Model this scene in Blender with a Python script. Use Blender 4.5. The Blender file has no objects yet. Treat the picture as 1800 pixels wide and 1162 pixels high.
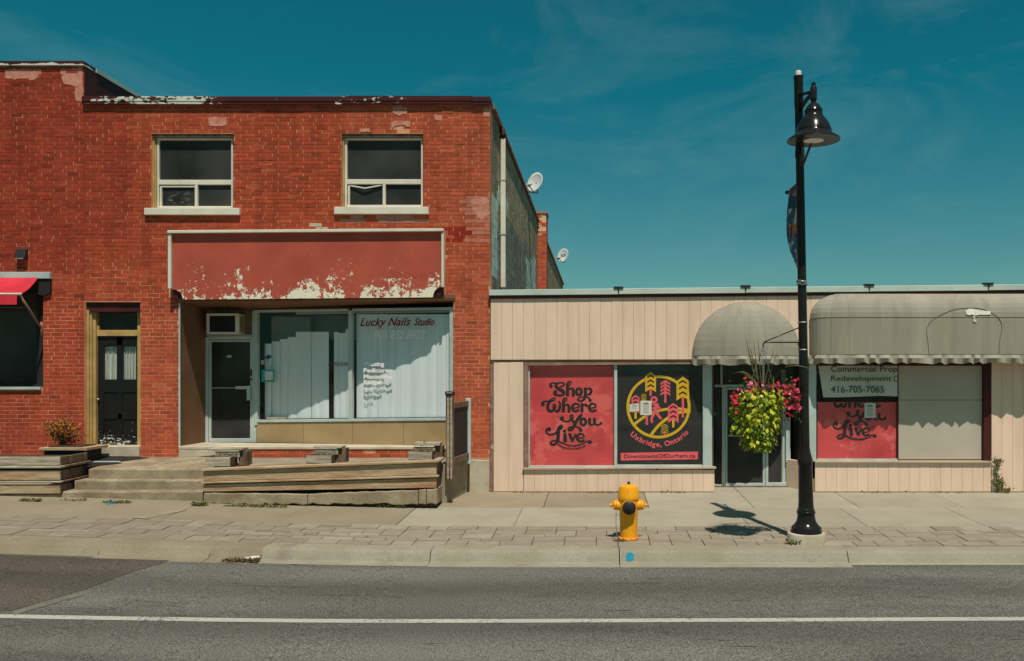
import bpy, bmesh, math, random
from mathutils import Vector, Matrix
random.seed(7)
R = math.radians

# ------------------------------------------------------------------ camera, sky, sun, exposure
F, CX, CY, CH = 1550.0, 1050.0, 650.0, 2.289      # focal length (px of an 1800 px wide frame), horizon point, eye height
scn = bpy.context.scene
col = scn.collection
cam = bpy.data.cameras.new('camera'); camo = bpy.data.objects.new('camera', cam); col.objects.link(camo)
cam.sensor_width = 36; cam.sensor_fit = 'HORIZONTAL'; cam.lens = F/1800*36
cam.shift_x = -(CX-900)/1800; cam.shift_y = (CY-581)/1800
cam.clip_end = 3000; cam.clip_start = .05
camo.location = (0, 0, CH); camo.rotation_euler = (R(90), 0, 0)
scn.camera = camo

SUN = Vector((-.122, .476, -1)).normalized()        # travel direction of the sunlight
w = bpy.data.worlds.new('World'); scn.world = w; w.use_nodes = True
nt = w.node_tree; N = nt.nodes; L = nt.links
for n in list(N): N.remove(n)
out = N.new('ShaderNodeOutputWorld'); bg = N.new('ShaderNodeBackground')
sky = N.new('ShaderNodeTexSky'); sky.sky_type = 'NISHITA'; sky.sun_disc = False
sky.sun_elevation = math.asin(-SUN.z); sky.sun_rotation = math.atan2(-SUN.x, -SUN.y)
sky.altitude = 250; sky.air_density = 1.0; sky.dust_density = .4; sky.ozone_density = 1.0
grade = N.new('ShaderNodeMix'); grade.data_type = 'RGBA'; grade.blend_type = 'MULTIPLY'; grade.inputs[0].default_value = 1
grade.inputs[7].default_value = (.36, .545, .47, 1)
L.new(sky.outputs[0], grade.inputs[6])
sep = N.new('ShaderNodeSeparateColor'); L.new(grade.outputs[2], sep.inputs[0])
rr_ = N.new('ShaderNodeMapRange'); rr_.inputs['From Min'].default_value = .62; rr_.inputs['From Max'].default_value = 1.62; rr_.inputs['To Min'].default_value = .05; rr_.inputs['To Max'].default_value = 1.15
L.new(sep.outputs[0], rr_.inputs[0])
gam = N.new('ShaderNodeCombineColor'); L.new(rr_.outputs[0], gam.inputs[0]); L.new(sep.outputs[1], gam.inputs[1]); L.new(sep.outputs[2], gam.inputs[2])
tc = N.new('ShaderNodeTexCoord'); mp = N.new('ShaderNodeMapping'); mp.inputs['Scale'].default_value = (1.2, 1.2, 3.2)
mp.inputs['Rotation'].default_value = (0, .35, 0); mp.inputs['Location'].default_value = (.35, 0, .55)
no = N.new('ShaderNodeTexNoise'); no.inputs['Scale'].default_value = 3.4; no.inputs['Detail'].default_value = 8; no.inputs['Roughness'].default_value = .62
no.inputs['Distortion'].default_value = .6
rp = N.new('ShaderNodeValToRGB'); rp.color_ramp.elements[0].position = .48; rp.color_ramp.elements[1].position = .95
rp.color_ramp.elements[1].color = (.42, .42, .42, 1)
cl = N.new('ShaderNodeMix'); cl.data_type = 'RGBA'; cl.inputs[7].default_value = (2.0, 3.6, 3.7, 1)
L.new(tc.outputs['Generated'], mp.inputs[0]); L.new(mp.outputs[0], no.inputs[0]); L.new(no.outputs[0], rp.inputs[0])
L.new(rp.outputs[0], cl.inputs[0]); L.new(gam.outputs[0], cl.inputs[6])
L.new(cl.outputs[2], bg.inputs[0]); bg.inputs[1].default_value = .10
L.new(bg.outputs[0], out.inputs[0])

sl = bpy.data.lights.new('sun', 'SUN'); sl.energy = 4.4; sl.angle = R(.5); sl.color = (1, .91, .80)
so = bpy.data.objects.new('sun', sl); col.objects.link(so)
so.rotation_euler = SUN.to_track_quat('-Z', 'Y').to_euler(); so.location = (5, -10, 30)

vs = scn.view_settings
vs.view_transform = 'Standard'; vs.look = 'None'; vs.gamma = 1; vs.exposure = 0.0
scn.cycles.max_bounces = 6; scn.cycles.transparent_max_bounces = 12

# ------------------------------------------------------------------ helpers
YF = 16.5; S = F/YF
def fx(px, Y=YF): return (px-CX)*Y/F
def fz(py, Y=YF): return CH+(CY-py)*Y/F
def P(px, py, Y): return Vector((fx(px, Y), Y, fz(py, Y)))
def lin(r, g, b, k=1.0):
    f = lambda c: ((c/255+.055)/1.055)**2.4 if c > 10 else c/255/12.92
    return tuple(min(.9, f(c)*k) for c in (r, g, b))
KF, KH = 1.2, .72
def af(r, g, b): return lin(r, g, b, KF)       # albedo of an upright surface that photographs at this value
def ah(r, g, b): return lin(r, g, b, KH)       # the same for a level surface

def softplus(t, k=.8): return math.log1p(math.exp(t/k))*k if t/k < 30 else t
def zg(x, y):                                   # pavement height
    return -.022*(YF-y)+.03*softplus(-x-3)
def zr(x, y): return -.255+.03*softplus(-x-3)   # carriageway height

class MB:
    def __init__(s): s.v = []; s.f = []; s.c = []
    def face(s, pts, c=None):
        n = len(s.v); s.v += [tuple(p) for p in pts]; s.f.append(tuple(range(n, n+len(pts)))); s.c.append(c); return s
    def hexa(s, p, c=None, skip=()):
        n = len(s.v); s.v += [tuple(q) for q in p]
        for i, q in enumerate(((0,1,5,4),(2,3,7,6),(3,0,4,7),(1,2,6,5),(4,5,6,7),(3,2,1,0))):   # front, back, left, right, top, bottom
            if i not in skip: s.f.append(tuple(n+k for k in q)); s.c.append(c)
        return s
    def box(s, x0, x1, y0, y1, z0, z1, c=None, skip=()):
        if x0 > x1: x0, x1 = x1, x0
        if y0 > y1: y0, y1 = y1, y0
        if z0 > z1: z0, z1 = z1, z0
        return s.hexa([(x0,y0,z0),(x1,y0,z0),(x1,y1,z0),(x0,y1,z0),(x0,y0,z1),(x1,y0,z1),(x1,y1,z1),(x0,y1,z1)], c, skip)
    def slant(s, xl, xr, y0, y1, zl, zr_, c=None):     # box whose left and right ends stand at their own heights (bottom, top)
        return s.hexa([(xl,y0,zl[0]),(xr,y0,zr_[0]),(xr,y1,zr_[0]),(xl,y1,zl[0]),(xl,y0,zl[1]),(xr,y0,zr_[1]),(xr,y1,zr_[1]),(xl,y1,zl[1])], c)
    def loft(s, a, b, c=None, caps=True):              # two matching rings
        n = len(s.v); m = len(a); s.v += [tuple(q) for q in a]+[tuple(q) for q in b]
        for i in range(m):
            j = (i+1) % m; s.f.append((n+i, n+j, n+m+j, n+m+i)); s.c.append(c)
        if caps: s.f.append(tuple(range(n, n+m))); s.f.append(tuple(range(n+2*m-1, n+m-1, -1))); s.c += [c, c]
        return s
    def prism(s, poly, y0, y1, c=None): return s.loft([(x, y0, z) for x, z in poly], [(x, y1, z) for x, z in poly], c)
    def slab(s, poly, z0, z1, c=None): return s.loft([(x, y, z0) for x, y in poly], [(x, y, z1) for x, y in poly], c)
    def rings(s, rs, c=None, caps=True):
        n = len(s.v); m = len(rs[0])
        for r in rs: s.v += [tuple(q) for q in r]
        for k in range(len(rs)-1):
            for i in range(m):
                j = (i+1) % m; s.f.append((n+k*m+i, n+k*m+j, n+(k+1)*m+j, n+(k+1)*m+i)); s.c.append(c)
        if caps:
            s.f.append(tuple(range(n+m-1, n-1, -1))); e = n+(len(rs)-1)*m; s.f.append(tuple(range(e, e+m))); s.c += [c, c]
        return s
    def tube(s, path, r, n=8, c=None, flat=None):
        path = [Vector(p) for p in path]; rs = []
        for i, p in enumerate(path):
            t = (path[min(i+1, len(path)-1)]-path[max(i-1, 0)]).normalized()
            up = Vector((0, 1, 0)) if abs(t.y) < .9 else Vector((0, 0, 1))
            if flat is not None: up = Vector(flat[0])
            a = t.cross(up).normalized(); b = up if flat is not None else a.cross(t).normalized()
            q = r[i] if isinstance(r, (list, tuple)) else r
            q2 = flat[1] if flat is not None else q
            rs.append([p+a*(q*math.cos(k*2*math.pi/n))+b*(q2*math.sin(k*2*math.pi/n)) for k in range(n)])
        return s.rings(rs, c)
    def lathe(s, prof, cx, cy, n=24, c=None, axis='z', lean=0, z0=0):
        rs = []
        for r, z in prof:
            if axis == 'z': rs.append([(cx+lean*(z-z0)+r*math.cos(k*2*math.pi/n), cy+r*math.sin(k*2*math.pi/n), z) for k in range(n)])
            elif axis == 'y': rs.append([(cx+r*math.cos(k*2*math.pi/n), z, cy+r*math.sin(k*2*math.pi/n)) for k in range(n)])
            else: rs.append([(z, cx+r*math.cos(k*2*math.pi/n), cy+r*math.sin(k*2*math.pi/n)) for k in range(n)])
        return s.rings(rs, c)
    def build(s, name, m, parent=None, smooth=False, bevel=0, kind=None, recalc=True, segs=1):
        me = bpy.data.meshes.new(name); me.from_pydata(s.v, [], s.f)
        if any(c is not None for c in s.c):
            at = me.attributes.new('tone', 'FLOAT_COLOR', 'FACE'); flat = []
            for c in s.c: flat += list(c if c is not None else (.5, .5, .5))[:3]+[1]
            at.data.foreach_set('color', flat)
        if recalc:
            bm = bmesh.new(); bm.from_mesh(me); bmesh.ops.recalc_face_normals(bm, faces=bm.faces); bm.to_mesh(me); bm.free()
        if smooth: me.polygons.foreach_set('use_smooth', [True]*len(me.polygons))
        me.materials.append(m); me.update()
        o = bpy.data.objects.new(name, me); link(o, parent)
        if smooth == 'auto':
            e = o.modifiers.new('split', 'EDGE_SPLIT'); e.split_angle = R(38)
        if bevel:
            b = o.modifiers.new('bevel', 'BEVEL'); b.width = bevel; b.segments = segs; b.limit_method = 'ANGLE'; b.angle_limit = R(40)
        if kind: o['kind'] = kind
        return o
def link(o, parent=None):
    col.objects.link(o)
    if parent is not None:
        o.parent = parent
        if parent.type == 'EMPTY': o.matrix_parent_inverse = Matrix.Translation(-parent.location)
def thing(name, label, cat, loc=(0, 0, 0), group=None):
    o = bpy.data.objects.new(name, None); col.objects.link(o); o.location = loc; o.empty_display_size = .2
    return tag(o, label, cat, group)
def tag(o, label=None, cat=None, group=None, kind=None):
    if label: o['label'] = label
    if cat: o['category'] = cat
    if group: o['group'] = group
    if kind: o['kind'] = kind
    return o

# ------------------------------------------------------------------ materials
def mat(name, c, c2=None, ns=2.0, lo=.35, hi=.65, rough=.8, bump=0.0, bs=60.0, metal=0.0, attr=False, st=(1, 1, 1),
        spec=.3, fine=0.0, fs=90.0, c3=None, n3=.6, lo3=.58, hi3=.68, bst=None, coat=0.0, streak=0.0):
    m = bpy.data.materials.new(name); m.use_nodes = True
    t = m.node_tree; n = t.nodes; l = t.links; b = n['Principled BSDF']
    b.inputs['Roughness'].default_value = rough; b.inputs['Metallic'].default_value = metal
    b.inputs['Specular IOR Level'].default_value = spec; b.inputs['Coat Weight'].default_value = coat
    g = n.new('ShaderNodeNewGeometry'); mpn = n.new('ShaderNodeMapping'); mpn.inputs['Scale'].default_value = st
    l.new(g.outputs['Position'], mpn.inputs[0])
    def noise(scale, det=6, rg=.6, src=mpn):
        q = n.new('ShaderNodeTexNoise'); q.inputs['Scale'].default_value = scale; q.inputs['Detail'].default_value = det
        q.inputs['Roughness'].default_value = rg; l.new(src.outputs[0], q.inputs[0]); return q
    def step(src, lo, hi):
        q = n.new('ShaderNodeMapRange'); q.inputs['From Min'].default_value = lo; q.inputs['From Max'].default_value = hi
        l.new(src.outputs[0], q.inputs[0]); return q
    def mix(f, a, bb, mode='MIX'):
        q = n.new('ShaderNodeMix'); q.data_type = 'RGBA'; q.blend_type = mode
        if isinstance(f, float): q.inputs[0].default_value = f
        else: l.new(f.outputs[0], q.inputs[0])
        for i, s_ in ((6, a), (7, bb)):
            if isinstance(s_, tuple): q.inputs[i].default_value = (*s_[:3], 1)
            else: l.new(s_, q.inputs[i])
        return q.outputs[2]
    cur = (*c, 1)
    if c2 is not None: cur = mix(step(noise(ns), lo, hi), c, c2)
    if attr:
        a = n.new('ShaderNodeAttribute'); a.attribute_name = 'tone'
        cur = mix(1.0, cur, a.outputs['Color'], 'MULTIPLY')
    if c3 is not None: cur = mix(step(noise(n3, 8, .68), lo3, hi3), cur, c3)
    if streak:       # rain and soot runs
        ms = n.new('ShaderNodeMapping'); ms.inputs['Scale'].default_value = (4.5, 4.5, .35); l.new(g.outputs['Position'], ms.inputs[0])
        q = step(noise(1.1, 5, .6, ms), .46, .74); q.inputs['To Min'].default_value = 1.0+streak*.25; q.inputs['To Max'].default_value = 1-streak
        cc = n.new('ShaderNodeCombineColor')
        for i in range(3): l.new(q.outputs[0], cc.inputs[i])
        cur = mix(1.0, cur, cc.outputs[0], 'MULTIPLY')
    if fine:
        q = step(noise(fs, 3, .7, g if fine > .5 else mpn), .25 if fine < .5 else .36, .75 if fine < .5 else .64); q.inputs['To Min'].default_value = 1-fine; q.inputs['To Max'].default_value = 1+fine
        cc = n.new('ShaderNodeCombineColor')
        for i in range(3): l.new(q.outputs[0], cc.inputs[i])
        cur = mix(1.0, cur, cc.outputs[0], 'MULTIPLY')
    if isinstance(cur, tuple): b.inputs['Base Color'].default_value = (*cur[:3], 1)
    else: l.new(cur, b.inputs['Base Color'])
    if bump:
        src = mpn
        if bst is not None:
            src = n.new('ShaderNodeMapping'); src.inputs['Scale'].default_value = bst; l.new(g.outputs['Position'], src.inputs[0])
        bn = n.new('ShaderNodeBump'); bn.inputs['Strength'].default_value = bump; bn.inputs['Distance'].default_value = .01
        l.new(noise(bs, 6, .7, src).outputs[0], bn.inputs['Height']); l.new(bn.outputs[0], b.inputs['Normal'])
    m['nodes_ready'] = 1
    return m

def peel(name, paint, paint2, under, ns, zt, zb, bias, rough=.6, xs=.8, xamp=.5, sharp=.02, st=(1, 1, 1), top=-.42, xr=None):
    """paint that has flaked off; more of it is gone towards height zb than towards zt"""
    m = mat(name, paint, paint2, ns=1.5, rough=rough, bump=.25, bs=40, spec=.25, fine=.06)
    t = m.node_tree; n = t.nodes; l = t.links; b = n['Principled BSDF']
    g = n.new('ShaderNodeNewGeometry'); mpn = n.new('ShaderNodeMapping'); mpn.inputs['Scale'].default_value = st
    l.new(g.outputs['Position'], mpn.inputs[0])
    q = n.new('ShaderNodeTexNoise'); q.inputs['Scale'].default_value = ns; q.inputs['Detail'].default_value = 9; q.inputs['Roughness'].default_value = .66
    l.new(mpn.outputs[0], q.inputs[0])
    sx = n.new('ShaderNodeSeparateXYZ'); l.new(g.outputs['Position'], sx.inputs[0])
    mr = n.new('ShaderNodeMapRange'); mr.inputs['From Min'].default_value = zt; mr.inputs['From Max'].default_value = zb
    mr.inputs['To Min'].default_value = top; mr.inputs['To Max'].default_value = bias; l.new(sx.outputs['Z'], mr.inputs[0])
    q2 = n.new('ShaderNodeTexNoise'); q2.inputs['Scale'].default_value = xs; q2.inputs['Detail'].default_value = 3; l.new(g.outputs['Position'], q2.inputs[0])
    m1 = n.new('ShaderNodeMath'); m1.operation = 'MULTIPLY_ADD'; m1.inputs[1].default_value = xamp; l.new(q2.outputs[0], m1.inputs[0]); l.new(mr.outputs[0], m1.inputs[2])
    if xr:
        mxr = n.new('ShaderNodeMapRange'); mxr.inputs['From Min'].default_value = xr[0]; mxr.inputs['From Max'].default_value = xr[1]; mxr.inputs['To Min'].default_value = xr[2]; mxr.inputs['To Max'].default_value = xr[3]
        l.new(sx.outputs['X'], mxr.inputs[0]); ma = n.new('ShaderNodeMath'); ma.operation = 'ADD'; l.new(mxr.outputs[0], ma.inputs[0]); l.new(m1.outputs[0], ma.inputs[1]); m1 = ma
    m2 = n.new('ShaderNodeMath'); m2.operation = 'ADD'; q4 = n.new('ShaderNodeTexNoise'); q4.inputs['Scale'].default_value = ns*3.2; q4.inputs['Detail'].default_value = 4; l.new(g.outputs['Position'], q4.inputs[0])
    q5 = n.new('ShaderNodeMath'); q5.operation = 'MULTIPLY_ADD'; q5.inputs[1].default_value = .34; q5.inputs[2].default_value = -.17; l.new(q4.outputs[0], q5.inputs[0])
    q6 = n.new('ShaderNodeMath'); q6.operation = 'ADD'; l.new(q5.outputs[0], q6.inputs[0]); l.new(q.outputs[0], q6.inputs[1])
    l.new(q6.outputs[0], m2.inputs[0]); l.new(m1.outputs[0], m2.inputs[1])
    m3 = n.new('ShaderNodeMapRange'); m3.inputs['From Min'].default_value = .8-sharp; m3.inputs['From Max'].default_value = .8+sharp; l.new(m2.outputs[0], m3.inputs[0])
    mx = n.new('ShaderNodeMix'); mx.data_type = 'RGBA'; l.new(m3.outputs[0], mx.inputs[0])
    src = b.inputs['Base Color'].links[0].from_socket; l.new(src, mx.inputs[6]); mx.inputs[7].default_value = (*under, 1)
    l.new(mx.outputs[2], b.inputs['Base Color'])
    bn = b.inputs['Normal'].links[0].from_node
    bb = n.new('ShaderNodeBump'); bb.invert = True; bb.inputs['Strength'].default_value = .6; bb.inputs['Distance'].default_value = .004
    l.new(m3.outputs[0], bb.inputs['Height']); l.new(bn.outputs[0], bb.inputs['Normal']); l.new(bb.outputs[0], b.inputs['Normal'])
    return m

def glass(name, tint=(1, 1, 1), rough=.02, f0=.03, dirt=.03):
    m = bpy.data.materials.new(name); m.use_nodes = True
    t = m.node_tree; n = t.nodes; l = t.links
    for q in list(n): n.remove(q)
    o = n.new('ShaderNodeOutputMaterial'); mx = n.new('ShaderNodeMixShader'); tr = n.new('ShaderNodeBsdfTransparent'); gl = n.new('ShaderNodeBsdfGlossy')
    tr.inputs[0].default_value = (*tint, 1); gl.inputs['Roughness'].default_value = rough
    lw = n.new('ShaderNodeLayerWeight'); pw_ = n.new('ShaderNodeMath'); pw_.operation = 'POWER'; pw_.inputs[1].default_value = 5; l.new(lw.outputs['Facing'], pw_.inputs[0])
    fr = n.new('ShaderNodeMapRange'); fr.inputs['To Min'].default_value = f0; fr.inputs['To Max'].default_value = .9; l.new(pw_.outputs[0], fr.inputs[0])
    g = n.new('ShaderNodeNewGeometry'); nn = n.new('ShaderNodeTexNoise'); nn.inputs['Scale'].default_value = .9; l.new(g.outputs['Position'], nn.inputs[0])
    bp = n.new('ShaderNodeBump'); bp.inputs['Strength'].default_value = .08; bp.inputs['Distance'].default_value = .05; l.new(nn.outputs[0], bp.inputs['Height']); l.new(bp.outputs[0], gl.inputs['Normal'])
    df = n.new('ShaderNodeBsdfDiffuse'); df.inputs[0].default_value = (.4, .4, .37, 1)
    nd = n.new('ShaderNodeTexNoise'); nd.inputs['Scale'].default_value = 1.1; nd.inputs['Detail'].default_value = 8; l.new(g.outputs['Position'], nd.inputs[0])
    mr = n.new('ShaderNodeMapRange'); mr.inputs['From Min'].default_value = .1; mr.inputs['From Max'].default_value = .9; mr.inputs['To Max'].default_value = dirt*1.8; l.new(nd.outputs[0], mr.inputs[0])
    m2 = n.new('ShaderNodeMixShader'); l.new(mr.outputs[0], m2.inputs[0]); l.new(tr.outputs[0], m2.inputs[1]); l.new(df.outputs[0], m2.inputs[2])
    l.new(fr.outputs[0], mx.inputs[0]); l.new(m2.outputs[0], mx.inputs[1]); l.new(gl.outputs[0], mx.inputs[2]); l.new(mx.outputs[0], o.inputs[0])
    return m

M = {}
M['brick'] = mat('brick', (1, 1, 1), (.88, .86, .86), ns=7, attr=True, rough=.9, bump=.5, bs=55, fine=.16, fs=110, spec=.15, c3=af(140, 56, 39), n3=.7, lo3=.56, hi3=.8, streak=.24)
M['mortar'] = mat('mortar', af(204, 148, 112), af(160, 108, 80), ns=1.4, rough=.95, bump=.5, bs=70, fine=.15, spec=.1)
M['mortar_pale'] = mat('mortar_pale', af(196, 168, 126), af(170, 136, 100), ns=1.4, rough=.95, bump=.5, bs=70, fine=.15, spec=.1)
M['block'] = mat('block', (1, 1, 1), (.75, .72, .68), ns=2.2, attr=True, rough=.9, bump=.4, bs=40, fine=.12, spec=.15, st=(1, 1, .5), streak=.25)
M['concrete'] = mat('concrete', ah(182, 172, 148), ah(156, 144, 120), ns=2.4, rough=.92, bump=.5, bs=28, fine=.16, fs=70, spec=.15)
M['concrete_face'] = mat('concrete_face', af(152, 140, 116), af(118, 105, 84), ns=2.6, rough=.92, bump=.9, bs=24, fine=.25, fs=45, spec=.15)
M['concrete_pale'] = mat('concrete_pale', af(184, 175, 154), af(156, 145, 124), ns=2.2, rough=.9, bump=.5, bs=30, fine=.12, spec=.15)
M['slab'] = mat('slab', (1, 1, 1), (.86, .85, .83), ns=1.1, attr=True, rough=.9, bump=.35, bs=50, fine=.13, fs=60, spec=.2, c3=ah(140, 130, 112), n3=.55, lo3=.62, hi3=.8)
M['paver'] = mat('paver', (1, 1, 1), (.85, .83, .8), ns=5, attr=True, rough=.9, bump=.4, bs=70, fine=.1, fs=120, spec=.2)
M['joint'] = mat('joint_sand', ah(72, 62, 50), ah(100, 88, 70), ns=8, rough=1, bump=.5)
M['kerb'] = mat('kerb', (1, 1, 1), (.84, .82, .78), ns=1.7, attr=True, rough=.9, bump=.6, bs=30, fine=.18, fs=45, spec=.2, c3=ah(128, 112, 92), n3=1.3, lo3=.56, hi3=.8)
M['wood'] = mat('weathered_wood', af(172, 154, 126), af(146, 118, 88), ns=2.6, st=(.8, 3, 7), rough=.85, bump=.6, bs=9, fine=.22, fs=16, spec=.15, c3=af(150, 84, 46), n3=.6, lo3=.53, hi3=.72)
M['wood_grey'] = mat('grey_wood', af(172, 166, 146), af(128, 116, 98), ns=3, st=(.8, 3, 9), rough=.88, bump=.45, bs=10, fine=.16, fs=16, spec=.15)
M['wood_dark'] = mat('dark_wood', af(120, 102, 84), af(84, 66, 52), ns=3, st=(3, 3, 1), rough=.88, bump=.4, bs=14, fine=.15, fs=20, spec=.15)
M['cream'] = mat('cream_siding', af(213, 187, 165), af(205, 179, 156), ns=1.6, st=(3, 1, .6), rough=.62, bump=.1, bs=20, fine=.035, fs=60, spec=.3, c3=af(188, 164, 138), n3=1.6, lo3=.62, hi3=.85, streak=.10)
M['mint'] = mat('mint_metal', af(178, 190, 178), af(160, 172, 162), ns=1.5, rough=.5, spec=.4, fine=.05, bump=.06, bs=20)
M['alu'] = mat('aluminium', af(172, 184, 178), af(154, 166, 160), ns=3, rough=.42, metal=.0, spec=.5, fine=.04)
M['white'] = mat('white_paint', af(205, 200, 184), af(190, 184, 166), ns=3, rough=.55, spec=.35, fine=.04, bump=.06, bs=30)
M['gold'] = mat('tan_trim', af(176, 146, 92), af(150, 122, 74), ns=3, rough=.7, fine=.06)
M['maroon'] = mat('maroon_metal', af(74, 26, 24), af(54, 20, 20), ns=2, rough=.6, fine=.06)
M['brown_trim'] = mat('brown_trim', af(140, 112, 96), af(112, 82, 70), ns=4, rough=.8, fine=.1, bump=.2, bs=40, c3=af(180, 150, 130), n3=4, lo3=.6, hi3=.66)
M['brown'] = mat('brown_board', af(118, 84, 60), af(98, 68, 48), ns=1.3, rough=.75, fine=.07)
M['tan'] = mat('tan_board', af(158, 136, 98), af(144, 122, 86), ns=1.2, rough=.75, fine=.05)
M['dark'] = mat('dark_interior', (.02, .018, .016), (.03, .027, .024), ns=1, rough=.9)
M['room'] = mat('room_wall', (.42, .41, .38), (.34, .33, .31), ns=1, rough=.9)
M['black'] = mat('black_paint', (.012, .012, .012), (.02, .018, .016), ns=6, rough=.2, spec=.22)
M['black_matte'] = mat('black_matte', (.014, .013, .013), (.024, .021, .02), ns=5, rough=.7)
M['roof'] = mat('roof_tar', (.05, .05, .048), (.08, .078, .07), ns=2, rough=.95)
M['pane'] = glass('window_glass')
M['pane_dark'] = glass('window_glass_dark', (.6, .6, .58), f0=.012, dirt=.11)
M['blind'] = mat('vertical_blind', (.74, .80, .80), (.66, .73, .73), ns=2, st=(8, 8, .3), rough=.6, fine=.03)
M['canvas'] = mat('awning_canvas', af(144, 139, 124), af(128, 123, 109), ns=1.1, st=(2.2, 1, .35), rough=.75, fine=.02, bump=.06, bs=8, c3=af(160, 154, 134), n3=1.1, lo3=.55, hi3=.85, streak=.13)
M['canvas_patch'] = mat('canvas_tear', af(215, 212, 200), af(190, 186, 172), ns=9, rough=.8)
M['canvas_dark'] = mat('awning_seam', af(86, 84, 72), None, rough=.8)
M['red_canvas'] = mat('red_canvas', af(196, 44, 58), af(170, 34, 48), ns=2, rough=.7, fine=.05)
M['poster_red'] = mat('poster_red', af(196, 70, 70), af(168, 50, 56), ns=.9, lo=.42, hi=.62, rough=.4, spec=.4, c3=af(206, 92, 88), n3=1.3, lo3=.55, hi3=.6)
M['print_black'] = mat('print_black', (.012, .011, .011), None, rough=.5)
M['poster_black'] = mat('poster_black', (.014, .013, .013), (.02, .019, .018), ns=2, rough=.35, spec=.4)
M['print_yellow'] = mat('print_yellow', af(206, 166, 20), af(196, 156, 22), ns=3, rough=.5)
M['print_pink'] = mat('print_pink', af(222, 92, 96), af(210, 80, 88), ns=3, rough=.5)
M['paper'] = mat('paper', af(205, 205, 192), af(190, 190, 178), ns=6, rough=.8)
M['banner_white'] = mat('white_banner', af(182, 186, 172), af(170, 174, 162), ns=1.4, rough=.65)
M['ink'] = mat('grey_ink', (.05, .05, .05), None, rough=.7)
M['shutter'] = mat('grey_board', af(170, 162, 146), af(160, 153, 138), ns=1.1, rough=.7, fine=.03)
M['letter_white'] = mat('vinyl_white', (.9, .89, .85), None, rough=.5)
M['letter_red'] = mat('vinyl_red', (.22, .012, .02), None, rough=.5)
M['yellow'] = mat('hydrant_yellow', af(236, 158, 22), af(224, 142, 16), ns=5, rough=.45, spec=.4, fine=.07, fs=60, bump=.22, bs=70, c3=af(150, 84, 40), n3=10, lo3=.645, hi3=.69)
M['yellow_worn'] = mat('hydrant_yellow_worn', af(232, 158, 50), af(200, 120, 70), ns=14, rough=.5, spec=.4)
M['cap_black'] = mat('hydrant_cap', (.014, .013, .013), (.03, .028, .026), ns=14, rough=.45)
M['steel'] = mat('galvanised', (.42, .42, .40), (.3, .3, .29), ns=8, rough=.45, metal=.6)
M['dish'] = mat('dish_grey', (.62, .63, .60), (.52, .53, .5), ns=4, rough=.55)
M['lens'] = mat('lamp_lens', (.85, .80, .72), (.75, .70, .6), ns=8, rough=.35)
M['lime'] = mat('lime_leaf', (.40, .42, .015), (.54, .49, .03), ns=9, rough=.55, spec=.3)
M['lime2'] = mat('lime_leaf_deep_shade', (.14, .21, .010), (.22, .27, .015), ns=9, rough=.55, spec=.3)  # deeper green, also used as painted shade in the basket foliage
M['leaf_dark'] = mat('leaf_dark', (.035, .06, .015), (.06, .085, .02), ns=12, rough=.6)
M['petal'] = mat('petal_red', (.50, .008, .03), (.62, .02, .06), ns=20, rough=.6)
M['petal_pink'] = mat('petal_pink', (.75, .25, .30), (.7, .12, .2), ns=20, rough=.6)
M['reed'] = mat('spike_grass', (.05, .055, .018), (.13, .13, .045), ns=8, rough=.6)
M['weed'] = mat('weed', (.09, .11, .02), (.16, .15, .04), ns=14, rough=.7)
M['dry'] = mat('dry_plant', (.20, .14, .06), (.13, .09, .04), ns=16, rough=.9)
M['rust_leaf'] = mat('rust_leaf', (.34, .12, .015), (.46, .22, .02), ns=9, rough=.6)
M['rust_leaf2'] = mat('rust_leaf_dark', (.13, .05, .012), (.2, .08, .015), ns=9, rough=.6)
M['soil'] = mat('soil', (.05, .035, .022), (.09, .065, .04), ns=20, rough=1, bump=.8, bs=60)
M['curtain'] = mat('curtain', af(190, 194, 184), af(150, 156, 148), ns=3, st=(14, 1, .6), rough=.8)
M['teal_card'] = mat('teal_sticker', af(40, 150, 146), None, rough=.5)
M['blue'] = mat('blue_sticker', af(20, 70, 110), None, rough=.5)
M['turq'] = mat('turquoise_paint', ah(10, 150, 185), ah(20, 160, 190), ns=20, rough=.8)
M['litter'] = mat('litter_white', (.7, .68, .6), None, rough=.8)
M['ac'] = mat('beige_plastic', af(176, 160, 132), af(160, 144, 118), ns=4, rough=.6)
M['coping_peel'] = peel('coping_peeling', af(70, 22, 22), af(54, 18, 20), af(186, 192, 178), 4.5, 7.62, 7.2, -.23, xs=.7, xamp=.95, st=(1, 1, 2.5))
M['coping_peel_l'] = peel('coping_peeling_pale', af(70, 24, 24), af(54, 18, 20), af(186, 192, 178), 3.5, 8.06, 7.98, .12, xs=.55, xamp=.6, st=(1, 1, 2.5))
M['sign_peel'] = peel('sign_peeling', af(166, 78, 60), af(152, 68, 53), af(212, 206, 184), 9.5, 5.0, 3.60, .045, xs=2.0, xamp=.58, st=(1, 1, 1.0), top=-.46, xr=(-7.9, -2.9, -.07, .06))
M['ghost'] = mat('ghost_lettering', af(150, 64, 50), None, rough=.7)
M['door_peel'] = peel('door_peeling', (.010, .010, .010), (.016, .015, .014), af(200, 198, 188), 14, 2.2, .8, .10, rough=.35, xs=2.2, xamp=.34, st=(1, 1, 2.2))
M['sill_peel'] = peel('sill_peeling', af(176, 158, 136), af(160, 140, 120), af(96, 66, 54), 10, .7, .2, .0, xs=1.5, xamp=.6)
M['line'] = peel('road_paint', ah(206, 204, 190), ah(196, 194, 182), ah(120, 118, 108), 30, 1, -1, .16, rough=.85, xs=1.2, xamp=.5)

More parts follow.
